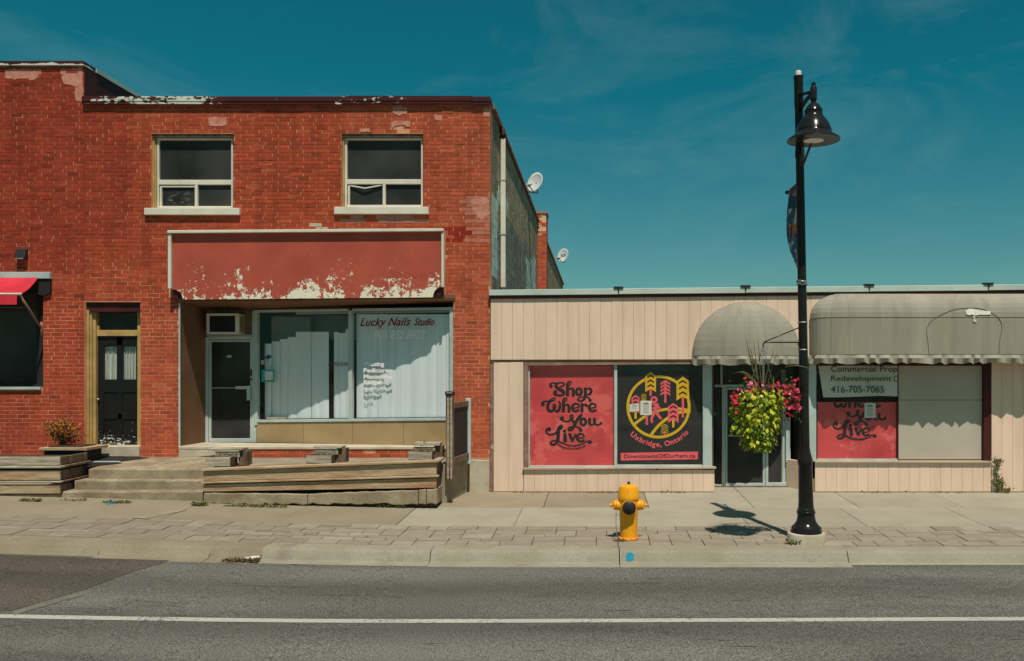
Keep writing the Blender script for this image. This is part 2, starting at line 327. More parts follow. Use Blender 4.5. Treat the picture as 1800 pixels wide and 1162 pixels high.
def asphalt(name, a, b_, track=True):
    m = mat(name, a, b_, ns=.6, st=(.35, 1.2, 1), rough=.9, bump=.7, bs=140, fine=.75, fs=60, spec=.25, c3=tuple(v*.72 for v in b_), n3=.9, lo3=.55, hi3=.72)
    t = m.node_tree; n = t.nodes; l = t.links; b = n['Principled BSDF']
    g = n.new('ShaderNodeNewGeometry'); mp_ = n.new('ShaderNodeMapping'); mp_.inputs['Scale'].default_value = (2.2, 14, 1)
    l.new(g.outputs['Position'], mp_.inputs[0])
    q = n.new('ShaderNodeTexNoise'); q.inputs['Scale'].default_value = 1; q.inputs['Detail'].default_value = 4; l.new(mp_.outputs[0], q.inputs[0])
    mr = n.new('ShaderNodeMapRange'); mr.inputs['From Min'].default_value = .66; mr.inputs['From Max'].default_value = .74; l.new(q.outputs[0], mr.inputs[0])   # small tar marks
    sx = n.new('ShaderNodeSeparateXYZ'); l.new(g.outputs['Position'], sx.inputs[0])
    sn = n.new('ShaderNodeMath'); sn.operation = 'SINE'; ms = n.new('ShaderNodeMath'); ms.operation = 'MULTIPLY_ADD'; ms.inputs[1].default_value = 4.1; ms.inputs[2].default_value = .6
    l.new(sx.outputs['Y'], ms.inputs[0]); l.new(ms.outputs[0], sn.inputs[0])
    m1 = n.new('ShaderNodeMapRange'); m1.inputs['From Min'].default_value = -1; m1.inputs['To Min'].default_value = .80; m1.inputs['To Max'].default_value = 1.14; l.new(sn.outputs[0], m1.inputs[0])
    cc = n.new('ShaderNodeCombineColor'); [l.new(m1.outputs[0], cc.inputs[i]) for i in range(3)]
    mu = n.new('ShaderNodeMix'); mu.data_type = 'RGBA'; mu.blend_type = 'MULTIPLY'; mu.inputs[0].default_value = 1
    l.new(b.inputs['Base Color'].links[0].from_socket, mu.inputs[6]); l.new(cc.outputs[0], mu.inputs[7])
    mx = n.new('ShaderNodeMix'); mx.data_type = 'RGBA'; l.new(mr.outputs[0], mx.inputs[0]); l.new(mu.outputs[2], mx.inputs[6]); mx.inputs[7].default_value = (.03, .028, .026, 1)
    l.new(mx.outputs[2], b.inputs['Base Color'])
    return m
M['asphalt'] = asphalt('asphalt', ah(124, 122, 114), ah(107, 105, 97))
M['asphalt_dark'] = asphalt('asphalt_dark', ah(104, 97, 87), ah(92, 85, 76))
M['earth'] = mat('earth', ah(120, 112, 90), ah(90, 96, 60), ns=.1, rough=1)

# ------------------------------------------------------------------ planes, lettering
class Plane:
    """upright plane through plan points a -> b; u runs along it, v is height, w points at the viewer"""
    def __init__(s, a, b):
        s.a = Vector(a); s.d = (Vector(b)-s.a).normalized(); s.n = Vector((s.d.y, -s.d.x))
    def uv(s, px, py):
        k = (px-CX)/F; Y = (s.a.x*s.d.y-s.a.y*s.d.x)/(k*s.d.y-s.d.x)
        p = Vector((k*Y, Y))-s.a
        return p.dot(s.d), CH+(CY-py)*Y/F
    def pt(s, u, v, w=0): q = s.a+s.d*u+s.n*w; return Vector((q.x, q.y, v))
    def px(s, px, py, w=0): u, v = s.uv(px, py); return s.pt(u, v, w)
    def bar(s, mb, px0, px1, py0, py1, w0, w1, c=None):
        u0, v1 = s.uv(px0, py0); u1, v0 = s.uv(px1, py1)
        return s.ubar(mb, u0, u1, v0, v1, w0, w1, c)
    def ubar(s, mb, u0, u1, v0, v1, w0, w1, c=None):
        f = lambda u, v, q: s.pt(u, v, q)
        return mb.hexa([f(u0,v0,w1), f(u1,v0,w1), f(u1,v0,w0), f(u0,v0,w0), f(u0,v1,w1), f(u1,v1,w1), f(u1,v1,w0), f(u0,v1,w0)], c)
    def poly(s, mb, pts, w0, w1, c=None):
        uv = [s.uv(*p) for p in pts]
        return mb.loft([s.pt(u, v, w1) for u, v in uv], [s.pt(u, v, w0) for u, v in uv], c)
def front(Y): return Plane((0, Y), (1, Y))

def font_mesh(txt, shear=0, bold=0, space=1.0):
    c = bpy.data.curves.new('lettering', 'FONT'); c.body = txt; c.size = 1; c.shear = shear; c.offset = bold; c.extrude = .5; c.space_character = space; c.resolution_u = 3
    o = bpy.data.objects.new('lettering', c); me = bpy.data.meshes.new_from_object(o)
    bpy.data.objects.remove(o); bpy.data.curves.remove(c)
    return me
def text(name, txt, pl, px0, py0, px1, py1, m, parent, w=.003, depth=.002, shear=0, bold=0, mirror=False, rise=0.0, space=1.0):
    me = font_mesh(txt, shear, bold, space)
    xs = [v.co.x for v in me.vertices]; ys = [v.co.y for v in me.vertices]
    x0, x1, y0, y1 = min(xs), max(xs), min(ys), max(ys)
    u0, v1 = pl.uv(px0, py0); u1, v0 = pl.uv(px1, py1)
    for v in me.vertices:
        t = (v.co.x-x0)/(x1-x0); s_ = (v.co.y-y0)/(y1-y0)
        if mirror: t = 1-t
        v.co = pl.pt(u0+(u1-u0)*t, v0+(v1-v0)*s_+rise*t*(v1-v0), w+(depth if v.co.z > 0 else 0))
    me.materials.append(m); me.update()
    o = bpy.data.objects.new(name, me); link(o, parent); return o
def arc_text(name, txt, pl, cx, cy, r, a0, a1, h, m, parent, w=.003, depth=.002, bold=.02):
    mb = MB(); ms = [font_mesh(ch, 0, bold) if ch != ' ' else None for ch in txt]
    wd = [(max(v.co.x for v in q.vertices)-min(v.co.x for v in q.vertices)+.10) if q else .35 for q in ms]; tot = sum(wd); acc = 0
    sc = abs(a1-a0)*r/tot
    for q, wi in zip(ms, wd):
        if q:
            x0 = min(v.co.x for v in q.vertices); a = a0+(a1-a0)*(acc+wi/2)/tot
            ca, sa = math.cos(a), math.sin(a); n0 = len(mb.v)
            for v in q.vertices:
                dx = (v.co.x-x0-wi/2+.05)*sc; dy = v.co.y*h
                rr = r-dy; px = cx+ca*rr-sa*(-dx); py = cy+sa*rr+ca*(-dx)
                mb.v.append(tuple(pl.px(px, py, w+(depth if v.co.z > 0 else 0))))
            for f_ in q.polygons: mb.f.append(tuple(n0+i for i in f_.vertices)); mb.c.append(None)
        acc += wi
    return mb.build(name, m, parent, recalc=False)
def smooth_path(pts, sub=5, closed=False):
    o = []; n = len(pts)
    for i in range(n if closed else n-1):
        g = (lambda k: pts[k % n]) if closed else (lambda k: pts[max(0, min(n-1, k))])
        p0, p1, p2, p3 = g(i-1), g(i), g(i+1), g(i+2)
        for k in range(sub):
            t = k/sub
            o.append(tuple(.5*((2*b)+(-a+c)*t+(2*a-5*b+4*c-d)*t*t+(-a+3*b-3*c+d)*t**3) for a, b, c, d in zip(p0, p1, p2, p3)))
    o.append(pts[0] if closed else pts[-1]); return o
def strokes(name, pl, sts, tf, sc, m, parent, w=.002, thick=.002, ymin=None):
    mb = MB(); nn = (pl.n.x, pl.n.y, 0)
    for si, st in enumerate(sts):
        pts = smooth_path(st) if len(st) > 1 else [(st[0][0]-.01, st[0][1], st[0][2]), (st[0][0]+.01, st[0][1], st[0][2])]
        runs = [[]]
        for x, y, wd in pts:
            px, py = tf(x, y)
            if ymin is not None and py < ymin:
                if runs[-1]: runs.append([])
                continue
            runs[-1].append((pl.px(px, py, w), max(.5, wd)*.62*sc))
        for q in runs:
            if len(q) < 2: continue
            d0 = (q[0][0]-q[1][0]).normalized(); d1 = (q[-1][0]-q[-2][0]).normalized()
            ext = lambda p, d, r: [(p+d*r*.98, r*.12), (p+d*r*.8, r*.6), (p+d*r*.45, r*.9)]
            full = ext(q[0][0], d0, q[0][1])+q+ext(q[-1][0], d1, q[-1][1])[::-1]
            mb.tube([a for a, _ in full], [b for _, b in full], 8, flat=(nn, thick*(1+.03*(si % 7))))
    return mb.build(name, m, parent, recalc=True)

E_ = [(545,478,18),(640,464,20),(635,425,24),(590,412,26),(552,445,32),(552,490,34),(590,525,28),(640,508,30)]
def sh(l, dx, dy): return [(x+dx, y+dy, q) for x, y, q in l]
def ringpts(cx, cy, rx, ry, wd, n=16): return [(cx+rx*math.cos(k*2*math.pi/n), cy+ry*math.sin(k*2*math.pi/n), wd) for k in range(n+2)]
SLOGAN = [
 [(238,158,44),(226,130,24),(258,108,18),(310,116,20),(370,106,20),(428,116,20),(415,150,22),(372,164,16)],
 [(335,114,26),(306,150,34),(340,190,42),(400,225,46),(425,262,36),(395,290,28),(330,288,28),(292,272,36),(300,240,46)],
 [(478,285,40),(478,200,40),(478,130,36),(500,97,24),(528,92,18),(530,118,14),(490,165,12)], [(488,208,22),(540,188,28),(562,220,38),(562,288,38)],
 ringpts(645,238,38,46,34),
 [(738,192,38),(738,290,38),(715,350,30),(670,374,24),(632,360,22),(648,326,20),(720,310,18),(785,325,20),(808,365,40)], [(746,204,20),(800,190,30),(824,226,36),(800,274,30),(752,282,18)],
 [(118,420,50),(120,390,30),(162,378,22),(230,378,22),(288,356,16),(296,330,14),(262,336,16),(215,385,34),(190,440,36),(197,500,36),(240,524,34),(283,490,32),(298,440,26),(284,416,16),(266,448,16),(285,500,24),(330,524,32),(362,480,32),(371,420,26),(355,378,18)],
 [(418,520,38),(418,440,38),(420,362,34),(440,332,20),(468,340,16),(456,374,14),(428,400,12)], [(430,446,20),(475,426,28),(500,460,36),(500,522,36)],
 E_, [(688,420,36),(690,522,36)], [(700,448,18),(730,424,24),(752,440,38)], sh(E_,245,0),
 [(398,630,56),(420,664,22),(480,670,22),(535,640,26),(560,602,20),(546,577,18),(522,592,22),(535,640,28),(572,682,36)],
 [(675,580,38),(620,650,40),(575,730,36),(540,788,30),(505,800,24),(490,780,22),(530,752,20),(600,746,20),(652,768,24),(672,798,46)],
 ringpts(708,678,38,46,34),
 [(800,640,38),(800,700,34),(830,722,24),(868,700,20)], [(872,640,38),(874,700,34),(905,720,26),(945,715,22),(966,697,36)],
 [(205,786,56),(172,792,24),(170,830,24),(215,862,24),(290,850,24),(340,802,24),(390,770,22),(404,742,20),(380,730,24),(347,790,44),(340,880,44),(335,950,40),(300,1000,32),(250,1010,28),(230,985,24),(262,956,22),(320,952,22),(400,985,20),(480,1015,18),(580,1028,18),(680,1005,18),(760,962,20),(803,972,50)],
 [(440,865,42),(445,955,42)], [(435,812,42)], [(510,860,38),(550,952,36)], [(550,952,28),(595,866,28)], sh(E_,72,440),
]

def wall_mesh(mb, x0, x1, z0, z1, ops, y0, y1, c=None):
    xs = sorted({x0, x1, *[o[0] for o in ops], *[o[1] for o in ops]}); zs = sorted({z0, z1, *[o[2] for o in ops], *[o[3] for o in ops]})
    xs = [x for x in xs if x0 <= x <= x1]; zs = [z for z in zs if z0 <= z <= z1]
    for i in range(len(xs)-1):
        for j in range(len(zs)-1):
            mx, mz = (xs[i]+xs[i+1])/2, (zs[j]+zs[j+1])/2
            if any(o[0] < mx < o[1] and o[2] < mz < o[3] for o in ops): continue
            a, b, d, e = xs[i], xs[i+1], zs[j], zs[j+1]
            mb.face([(a,y0,d),(b,y0,d),(b,y0,e),(a,y0,e)]); mb.face([(a,y1,e),(b,y1,e),(b,y1,d),(a,y1,d)])
    for a, b, d, e in ops:
        mb.face([(a,y0,d),(a,y0,e),(a,y1,e),(a,y1,d)]); mb.face([(b,y0,d),(b,y1,d),(b,y1,e),(b,y0,e)])
        mb.face([(a,y0,e),(b,y0,e),(b,y1,e),(a,y1,e)]); mb.face([(a,y0,d),(a,y1,d),(b,y1,d),(b,y0,d)])
    for a, b in (((x0,z0),(x1,z0)),((x1,z0),(x1,z1)),((x1,z1),(x0,z1)),((x0,z1),(x0,z0))):
        mb.face([(a[0],y0,a[1]),(b[0],y0,b[1]),(b[0],y1,b[1]),(a[0],y1,a[1])])
    return mb

COURSE, BL, JT = .0731, .225, .0095
def bricks(wall, x0, x1, z0, z1, ops, tone, proud, keep, seed):
    rng = random.Random(seed); L_ = []
    k = 0; z = z0
    while z+COURSE*.6 < z1:
        zc = z+COURSE/2; free = [(x0, x1)]
        for o in ops:
            if o[2]-COURSE*.45 < zc < o[3]+COURSE*.45:
                nf = []
                for a, b in free:
                    if o[1] <= a or o[0] >= b: nf.append((a, b)); continue
                    if o[0]-a > .03: nf.append((a, o[0]))
                    if b-o[1] > .03: nf.append((o[1], b))
                free = nf
        off = (k % 2)*(BL+JT)/2+rng.uniform(-.012, .012)+(.06 if k % 6 == 0 else 0)
        for a, b in free:
            x = x0+off+math.floor((a-x0-off)/(BL+JT))*(BL+JT)
            while x < b:
                l, r = max(x, a+.002), min(x+BL+rng.uniform(-.006, .004), b-.002)
                if r-l > .025: L_.append((l, r, z+rng.uniform(0, .003), min(z+COURSE-JT+rng.uniform(-.002, .002), z1-.002)))
                x += BL+JT
        k += 1; z = z0+k*COURSE
    full = sorted([i for i, b in enumerate(L_) if b[1]-b[0] > BL*.85], key=lambda i: (L_[i][0]+4.2)**2+(L_[i][2]-2.4)**2)
    single = set(full[:keep]); rest = MB()
    for i, (l, r, a, b) in enumerate(L_):
        p = proud((l+r)/2, (a+b)/2, rng); c = tone((l+r)/2, (a+b)/2, rng)
        if c is None: continue
        t1, t2, t3, t4 = [rng.uniform(-.0006, .0006) for _ in range(4)]; y = YF-p
        e = min(.0035, p*.3)
        pts = [(l,y+t1+e,a),(r,y+t2+e,a),(r,YF+.001,a),(l,YF+.001,a),(l,y+t3,b),(r,y+t4,b),(r,YF+.001,b),(l,YF+.001,b)]
        if i in single: MB().hexa(pts, c, (1,)).build('brick', M['brick'], wall, recalc=False)
        else: rest.hexa(pts, c, (1,))
    rest.build('brickwork', M['brick'], wall, recalc=False, kind='stuff')

# ------------------------------------------------------------------ setting: ground, road, kerb, pavement
XL, XR = -15.5, 13.5
xs = [XL+(XR-XL)*i/60 for i in range(61)]
g = MB(); g.face([(-1500,-1500,-.6),(1500,-1500,-.6),(1500,1500,-.6),(-1500,1500,-.6)]); g.build('ground', M['earth'], kind='structure')
rx = [-120, -60, -30]+[-15.5+i*.6 for i in range(49)]+[30, 60, 120]
def zrr(x, y=0): return -.255+.03*min(softplus(-x-3), 14)
g = MB()
for a, b in zip(rx, rx[1:]): g.face([(a,-4,zrr(a)),(b,-4,zrr(b)),(b,11.5,zrr(b)),(a,11.5,zrr(a))])
g.build('road', M['asphalt'], kind='structure')
g = MB()
for a, b in zip(rx, rx[1:]): g.face([(a,-9,zrr(a)+.14),(b,-9,zrr(b)+.14),(b,-4,zrr(b)+.14),(a,-4,zrr(a)+.14)]); g.face([(a,-4,zrr(a)-.02),(b,-4,zrr(b)-.02),(b,-4,zrr(b)+.14),(a,-4,zrr(a)+.14)])
g.build('opposite_pavement', M['concrete'], kind='structure')
# painted edge line
g = MB(); lx = [-14, -10]+[-8+i*.5 for i in range(33)]+[10, 14]
def lineY(x): return 8.93+.016*x-.0035*max(0, -x-1)**2*.7
for a, b in zip(lx, lx[1:]):
    g.face([(a,lineY(a)-.065,zrr(a)+.004),(b,lineY(b)-.065,zrr(b)+.004),(b,lineY(b)+.065,zrr(b)+.004),(a,lineY(a)+.065,zrr(a)+.004)])
g.build('road_line', M['line'], kind='structure')
# darker asphalt patch at the side-street mouth and the faded bar along its edge
def rp_(px, py):
    Y = 11
    for _ in range(12):
        X = fx(px, Y); Y = (CH-zrr(X))*F/(py-CY)
    return X, Y
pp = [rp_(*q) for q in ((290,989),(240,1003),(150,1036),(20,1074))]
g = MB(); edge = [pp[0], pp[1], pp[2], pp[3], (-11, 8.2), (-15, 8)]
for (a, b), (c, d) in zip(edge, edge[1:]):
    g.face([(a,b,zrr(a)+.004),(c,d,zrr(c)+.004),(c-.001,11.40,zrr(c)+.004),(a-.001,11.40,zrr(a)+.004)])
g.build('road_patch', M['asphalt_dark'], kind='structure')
q = [rp_(*t) for t in ((150,1040),(152,1045),(25,1082),(20,1076))]
g = MB(); g.face([(a,b,zrr(a)+.005) for a, b in q]); g.build('faded_marking', mat('faded_paint', ah(138,132,118), ah(110,104,92), ns=9, rough=.9, fine=.2), kind='structure')

crk = MB(); r7 = random.Random(14)
for k in range(5):
    x, y = r7.uniform(-6, 5), r7.uniform(8.0, 11.1); d_ = 0; pts = []
    for i in range(r7.randint(5, 11)):
        pts.append((x, y)); x += r7.uniform(.08, .25)*math.cos(d_); y += r7.gauss(0, .03)+.1*math.sin(d_)
    for (a, b), (c, d) in zip(pts, pts[1:]):
        if max(b, d) > 11.25: continue
        t_ = r7.uniform(.002, .005); crk.face([(a,b-t_,zrr(a)+.0045),(c,d-t_,zrr(c)+.0045),(c,d+t_,zrr(c)+.0045),(a,b+t_,zrr(a)+.0045)])
crk.build('road_cracks', mat('crack', (.025, .023, .02), (.04, .037, .033), ns=20, rough=1), kind='structure')
# kerb: one stone after the other
kerb = MB(); kerb.box(XL, XR, 11.62, 11.95, -.75, -.42); kerb = kerb.build('kerb', M['concrete'], kind='structure')
rng = random.Random(3); kx = [XL, -12.2, -9.3, -6.55, -5.1, -4.42, -2.2, .29, 3.3, 6.3, 9.3, XR]
for a, b in zip(kx, kx[1:]):
    n = max(2, int((b-a)/.4)); dz = rng.uniform(-.006, .006); t = ah(*( (174,168,148) if a > -4.5 else (160,149,126) ))
    k = rng.uniform(.93, 1.05); t = tuple(q*k for q in t)
    old = b < -4.3
    prof = [(11.96,-.45),(11.96,0),(11.69,-.003),(11.65,-.012),(11.625,-.04),(11.575,-.138),(11.545,-.148),(11.34,-.156),(11.34,-.45)]
    rs = []
    for i in range(n+1):
        x = a+.006+(b-a-.012)*i/n
        j = rng.uniform(0, .03) if old else rng.uniform(0, .004)
        rs.append([(x, y+(j if 2 <= q <= 4 else 0), z+zg(x, 11.95)+dz-(j*.8 if 2 <= q <= 4 else 0)+(0 if q < 6 else 0)) for q, (y, z) in enumerate(prof)])
    MB().rings(rs, t).build('kerb_stone', M['kerb'], kerb, smooth='auto')
# concrete pavement
pav = MB(); pav.slab([(XL,13.3),(XR,13.3),(XR,17.8),(XL,17.8)], -.6, -.45); pav = pav.build('pavement', M['joint'], kind='structure')
def warped(x0, x1, y0, y1, dz, c, name, m, parent, bevel=.006, t=.08):
    mb = MB(); n = max(1, int((x1-x0)/.5)); rs = []
    for i in range(n+1):
        x = x0+(x1-x0)*i/n
        rs.append([(x,y0,zg(x,y0)+dz-t),(x,y0,zg(x,y0)+dz),(x,y1,zg(x,y1)+dz),(x,y1,zg(x,y1)+dz-t)])
    return mb.rings(rs, c).build(name, m, parent, bevel=bevel)
g = MB()
for a, b in zip(xs, xs[1:]): g.face([(a,13.2,zg(a,13.2)-.03),(b,13.2,zg(b,13.2)-.03),(b,17.8,zg(b,17.8)-.03),(a,17.8,zg(a,17.8)-.03)])
g.build('bedding', M['joint'], pav)
rng = random.Random(11)
for row, (y0, y1) in enumerate(((13.30, 14.86), (14.868, 17.7))):
    x = XL+(.35 if row else 0)
    while x < XR:
        wd = 1.78
        warm = x < -3.4 or (row == 1 and x < .1)
        base = (170,158,134) if warm else (186,179,159)
        k = rng.uniform(.94, 1.04)
        warped(x+.004, min(x+wd, XR)-.004, y0, y1, rng.uniform(-.003, .003), tuple(q*k for q in ah(*base)), 'paving_slab', M['slab'], pav)
        x += wd
# block paving strip
strip = MB(); strip.slab([(XL,11.96),(XR,11.96),(XR,13.29),(XL,13.29)], -.6, -.45); strip = strip.build('paver_strip', M['joint'], kind='structure')
g = MB()
for a, b in zip(xs, xs[1:]): g.face([(a,11.955,zg(a,11.955)-.014),(b,11.955,zg(b,11.955)-.014),(b,13.30,zg(b,13.30)-.014),(a,13.30,zg(a,13.30)-.014)])
g.build('bedding', M['joint'], strip)
C_ = .1475; nxc = int((XR-XL)/C_); nyc = 9; occ = [[False]*nxc for _ in range(nyc)]; pv = []
rng = random.Random(5)
for i in range(nxc):
    for j in range(nyc):
        if occ[j][i]: continue
        for (a, b) in rng.sample([(3,2),(3,2),(2,3),(2,2),(3,1)], 5)+[(2,1),(1,2),(1,1)]:
            if i+a <= nxc and j+b <= nyc and not any(occ[j+q][i+p] for q in range(b) for p in range(a)):
                for q in range(b):
                    for p in range(a): occ[j+q][i+p] = True
                pv.append((XL+i*C_, XL+(i+a)*C_, 11.964+j*C_, 11.964+(j+b)*C_)); break
pv.sort(key=lambda p: abs((p[0]+p[1])/2+1.2)); rest = MB()
for k, (a, b, c, d) in enumerate(pv):
    base = ah(*rng.choice([(175,164,145),(172,161,142),(170,158,138),(182,173,155),(173,160,142),(175,162,144)])); kk = rng.uniform(.95, 1.04)
    if a < -4: kk *= .9
    t = tuple(q*kk for q in base); dz = rng.uniform(-.004, .003); e = .0058
    def z(x, y): return zg(x, y)+dz
    a, b, c, d = a+e, b-e, c+e, d-e
    pts = [(a,c,z(a,c)-.03),(b,c,z(b,c)-.03),(b,d,z(b,d)-.03),(a,d,z(a,d)-.03),(a,c,z(a,c)),(b,c,z(b,c)),(b,d,z(b,d)),(a,d,z(a,d))]
    if k < 290: MB().hexa(pts, t, (5,)).build('paver', M['paver'], strip, recalc=False)
    else: rest.hexa(pts, t, (5,))
rest.build('pavers', M['paver'], strip, recalc=False, kind='stuff')
# pale mortar wedge and paint marks on the ground
def gp(px, py):
    Y = 13
    for _ in range(12):
        X = fx(px, Y); Y = (CH-zg(X, Y))*F/(py-CY)
    return X, Y
def sheet(name, pts, m, lift=.004, parent=None, kind='structure'):
    mb = MB(); mb.face([(x, y, zg(x, y)+lift) for x, y in (gp(*q) for q in pts)]); return mb.build(name, m, parent, kind=kind)
sheet('mortar_wedge', ((232,911),(258,913),(330,897),(300,899)), M['concrete'], .008)
sheet('chalk_mark', ((186,884),(205,883),(204,886),(187,887)), M['turq'], .008)

# ------------------------------------------------------------------ main brick building
XB0, XB1, ZT = fx(148.5), fx(861), fz(181)
bd = thing('brick_building', 'two storey red brick shop building with empty peeling sign and recessed storefront', 'building', ((XB0+XB1)/2, YF, 0))
W1 = (fx(266), fx(411), fz(371), fz(235)); W2 = (fx(600), fx(744), fz(369), fz(235))
DO = (fx(150), fx(247), .66, fz(531)); SF = (fx(314), fx(797), fz(785), fz(528))
wl = MB(); wall_mesh(wl, XB0, XB1, -.2, ZT, [W1, W2, DO, SF], YF, YF+.3)
wl = wl.build('wall', M['mortar'], bd)
pale = MB()
def pxb(x, z): return CX+x*S, CY-(z-CH)*S
pinks = []
greys = [(548,576,392,404)]
def tone(x, z, rng):
    px, py = pxb(x, z)
    base = (160,70,46)
    if px > 600 or py > 560: base = (166,78,53)
    if px > 780: base = (170,83,57)
    if px < 230 and py < 420: base = (148,60,41)
    k = rng.gauss(1, .042); r = rng.random()
    c = [v*k for v in base]
    if r < .03: c = [v*.88 for v in base]
    elif r < .055: c = [base[0]*1.05, base[1]*1.2, base[2]*1.2]
    for a, b, d, e in pinks:
        if a < px < b and d < py < e: c = [186, 128, 106]
    for a, b, d, e in greys:
        if a < px < b and d < py < e: c = [178, 166, 140]
    if 815 < px < 860 and 345 < py < 425 and rng.random() < .6: c = [176, 112, 92]
    if 784 < px < 828 and 398 < py < 428 and rng.random() < .7: c = [146, 44, 32]
    if 588 < px < 752 and 378 < py < 392 and rng.random() < .65: c = [168, 122, 104]
    if 690 < px < 714 and 223 < py < 234: return None
    if 640 < px < 662 and 788 < py < 798: return None
    return af(*[max(8, min(255, v)) for v in c])
def proud(x, z, rng):
    px, py = pxb(x, z)
    t = max(0, min(1, (560-py)/130))
    if 240 < px < 410 and py < 235 or 600 < px < 745 and py < 235: t *= .45
    if px < 250 and py > 480: t *= .5
    base = .0032+.0055*t
    if rng.random() < .08*t: return base+.006
    return max(.0022, base+rng.gauss(0, .0006+.0017*t))
bricks(wl, XB0, XB1, -.15, ZT-.003, [W1, W2, (DO[0], DO[1], DO[2], DO[3]), SF, (fx(297), fx(783), fz(520), fz(408)), (fx(822), XB1+1, -1, fz(808))], tone, proud, 296, 21)
M['render_pink'] = mat('pink_render', af(188, 134, 114), af(166, 106, 88), ns=9, rough=.92, bump=.6, bs=26, fine=.12, fs=50)
def smear(par, pts, seed, name='render_smear', m='render_pink', lift=.012):
    rr = random.Random(seed); q_ = []
    for (a, b), (c, d) in zip(pts, pts[1:]+pts[:1]):
        n = max(1, int(math.hypot(c-a, d-b)/5))
        for i in range(n): q_.append((fx(a+(c-a)*i/n+rr.uniform(-1.3, 1.3)), fz(b+(d-b)*i/n+rr.uniform(-1.1, 1.1))))
    mb = MB(); mb.prism(q_, YF-lift, YF-.001); return mb.build(name, M[m], par)
smear(wl, [(367,208),(380,205),(397,208),(399,219),(385,223),(369,221)], 1); smear(wl, [(687,215),(700,212),(722,214),(720,222),(714,223),(712,221),(694,221),(690,226)], 2)
smear(wl, [(691,188),(704,186),(716,189),(714,201),(702,203),(690,199)], 3); smear(wl, [(848,190),(860,188),(860,206),(850,205)], 4); smear(wl, [(632,226),(650,225),(650,232),(634,233)], 5)
smear(wl, [(762,201),(778,203),(776,212),(764,210)], 6); smear(wl, [(826,352),(850,346),(860,352),(860,378),(846,388),(832,372)], 7, lift=.009)
# concrete plinth
pl = MB(); pl.prism([(fx(823),-.1),(fx(860.5),-.1),(fx(860.5),fz(809)),(fx(826),fz(808)),(fx(824),fz(840))], YF-.03, YF+.02); pl.build('plinth', M['concrete_pale'], bd, bevel=.01)
# coping, in lengths
for a, b in ((148,375),(375.6,602),(602.6,830),(830.6,862.5)):
    dz = random.uniform(-.012, .012); c = MB()
    c.box(fx(a), fx(b), YF-.085, YF+.35, ZT+.015+dz, ZT+.105+dz); c.box(fx(a), fx(b), YF-.075, YF-.06, ZT-.035+dz, ZT+.015+dz)
    c.build('coping', M['coping_peel'], bd)
c = MB(); c.box(XB0+.02, XB1-.02, YF+.3, 52, ZT-.4, ZT-.25); roof = c.build('roof', M['roof'], bd)
# side wall of concrete block above the low roof
SX = XB1-.012
sw = MB(); sw.box(SX-.3, SX, YF+.3, 52, -.2, ZT-.02); sw = sw.build('side_wall', mat('block_joint', af(120,108,90), af(94,82,68), ns=1.5, rough=.95, fine=.1), bd)
rng = random.Random(9); rest = MB(); cnt = 0
for j in range(21):
    z0 = 3.3+j*.2
    z1 = min(z0+.194, ZT-.03)
    if z1-z0 < .04: continue
    y = YF+.05-(j % 2)*.2
    while y < 51.5:
        a, b = max(y, YF+.004), min(y+.394, 51.9)
        if b > a+.03:
            zc, yc = (z0+z1)/2, (a+b)/2
            ppx = CX+SX*F/yc; ppy = CY-(zc-CH)*F/yc
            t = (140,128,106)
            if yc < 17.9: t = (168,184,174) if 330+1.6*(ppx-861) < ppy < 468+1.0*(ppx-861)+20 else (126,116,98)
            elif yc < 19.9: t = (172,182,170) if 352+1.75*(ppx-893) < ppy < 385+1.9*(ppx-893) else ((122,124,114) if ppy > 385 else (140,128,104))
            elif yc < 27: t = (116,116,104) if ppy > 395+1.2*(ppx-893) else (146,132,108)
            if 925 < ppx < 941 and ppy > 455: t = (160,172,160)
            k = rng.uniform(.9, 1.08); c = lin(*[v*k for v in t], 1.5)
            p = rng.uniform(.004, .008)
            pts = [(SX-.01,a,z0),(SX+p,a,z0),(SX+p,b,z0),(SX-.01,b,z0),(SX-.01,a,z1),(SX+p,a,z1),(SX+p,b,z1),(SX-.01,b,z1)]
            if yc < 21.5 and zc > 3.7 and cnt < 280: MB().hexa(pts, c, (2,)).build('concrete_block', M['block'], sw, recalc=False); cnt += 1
            else: rest.hexa(pts, c, (2,))
        y += .4
rest.build('blockwork', M['block'], sw, recalc=False, kind='stuff')
c = MB(); c.box(SX-.2, SX+.07, YF+.36, 52, ZT+.0, ZT+.07); c.build('side_flashing', M['brown_trim'], bd)
c = MB(); c.box(XB0, XB1-.3, 51.7, 52, -.2, ZT-.05); c.build('rear_wall', M['mortar'], bd)
# brick chimney on the side wall
ch = MB(); ch.box(SX+.012, SX+.30, 29.7, 30.5, 3.5, 7.55); ch = ch.build('chimney', M['mortar'], bd)
rng = random.Random(31); rest = MB()
for j in range(54):
    z = 3.6+j*COURSE
    for i in range(2):
        a = SX+.012+i*.145-(.07 if j % 2 and i else 0); b = SX+.012+.145+i*.145-(.07 if j % 2 and not i else 0)-.008
        t = (168,84,58) if j < 44 or rng.random() < .5 else (200,160,138)
        rest.box(a, b, 29.7-rng.uniform(.004, .014), 29.71, z, z+.063, lin(*[v*rng.uniform(.8, 1.1) for v in t], 1.5), (1,))
    rest.box(SX+.29, SX+.312, 29.72, 30.48, z, z+.063, lin(150,70,50,1.5), (2,))
rest.box(SX-.02, SX+.34, 29.66, 30.54, 7.55, 7.62, lin(150,110,90,1.4))
rest.build('chimney_brick', M['brick'], ch, recalc=False, kind='stuff')
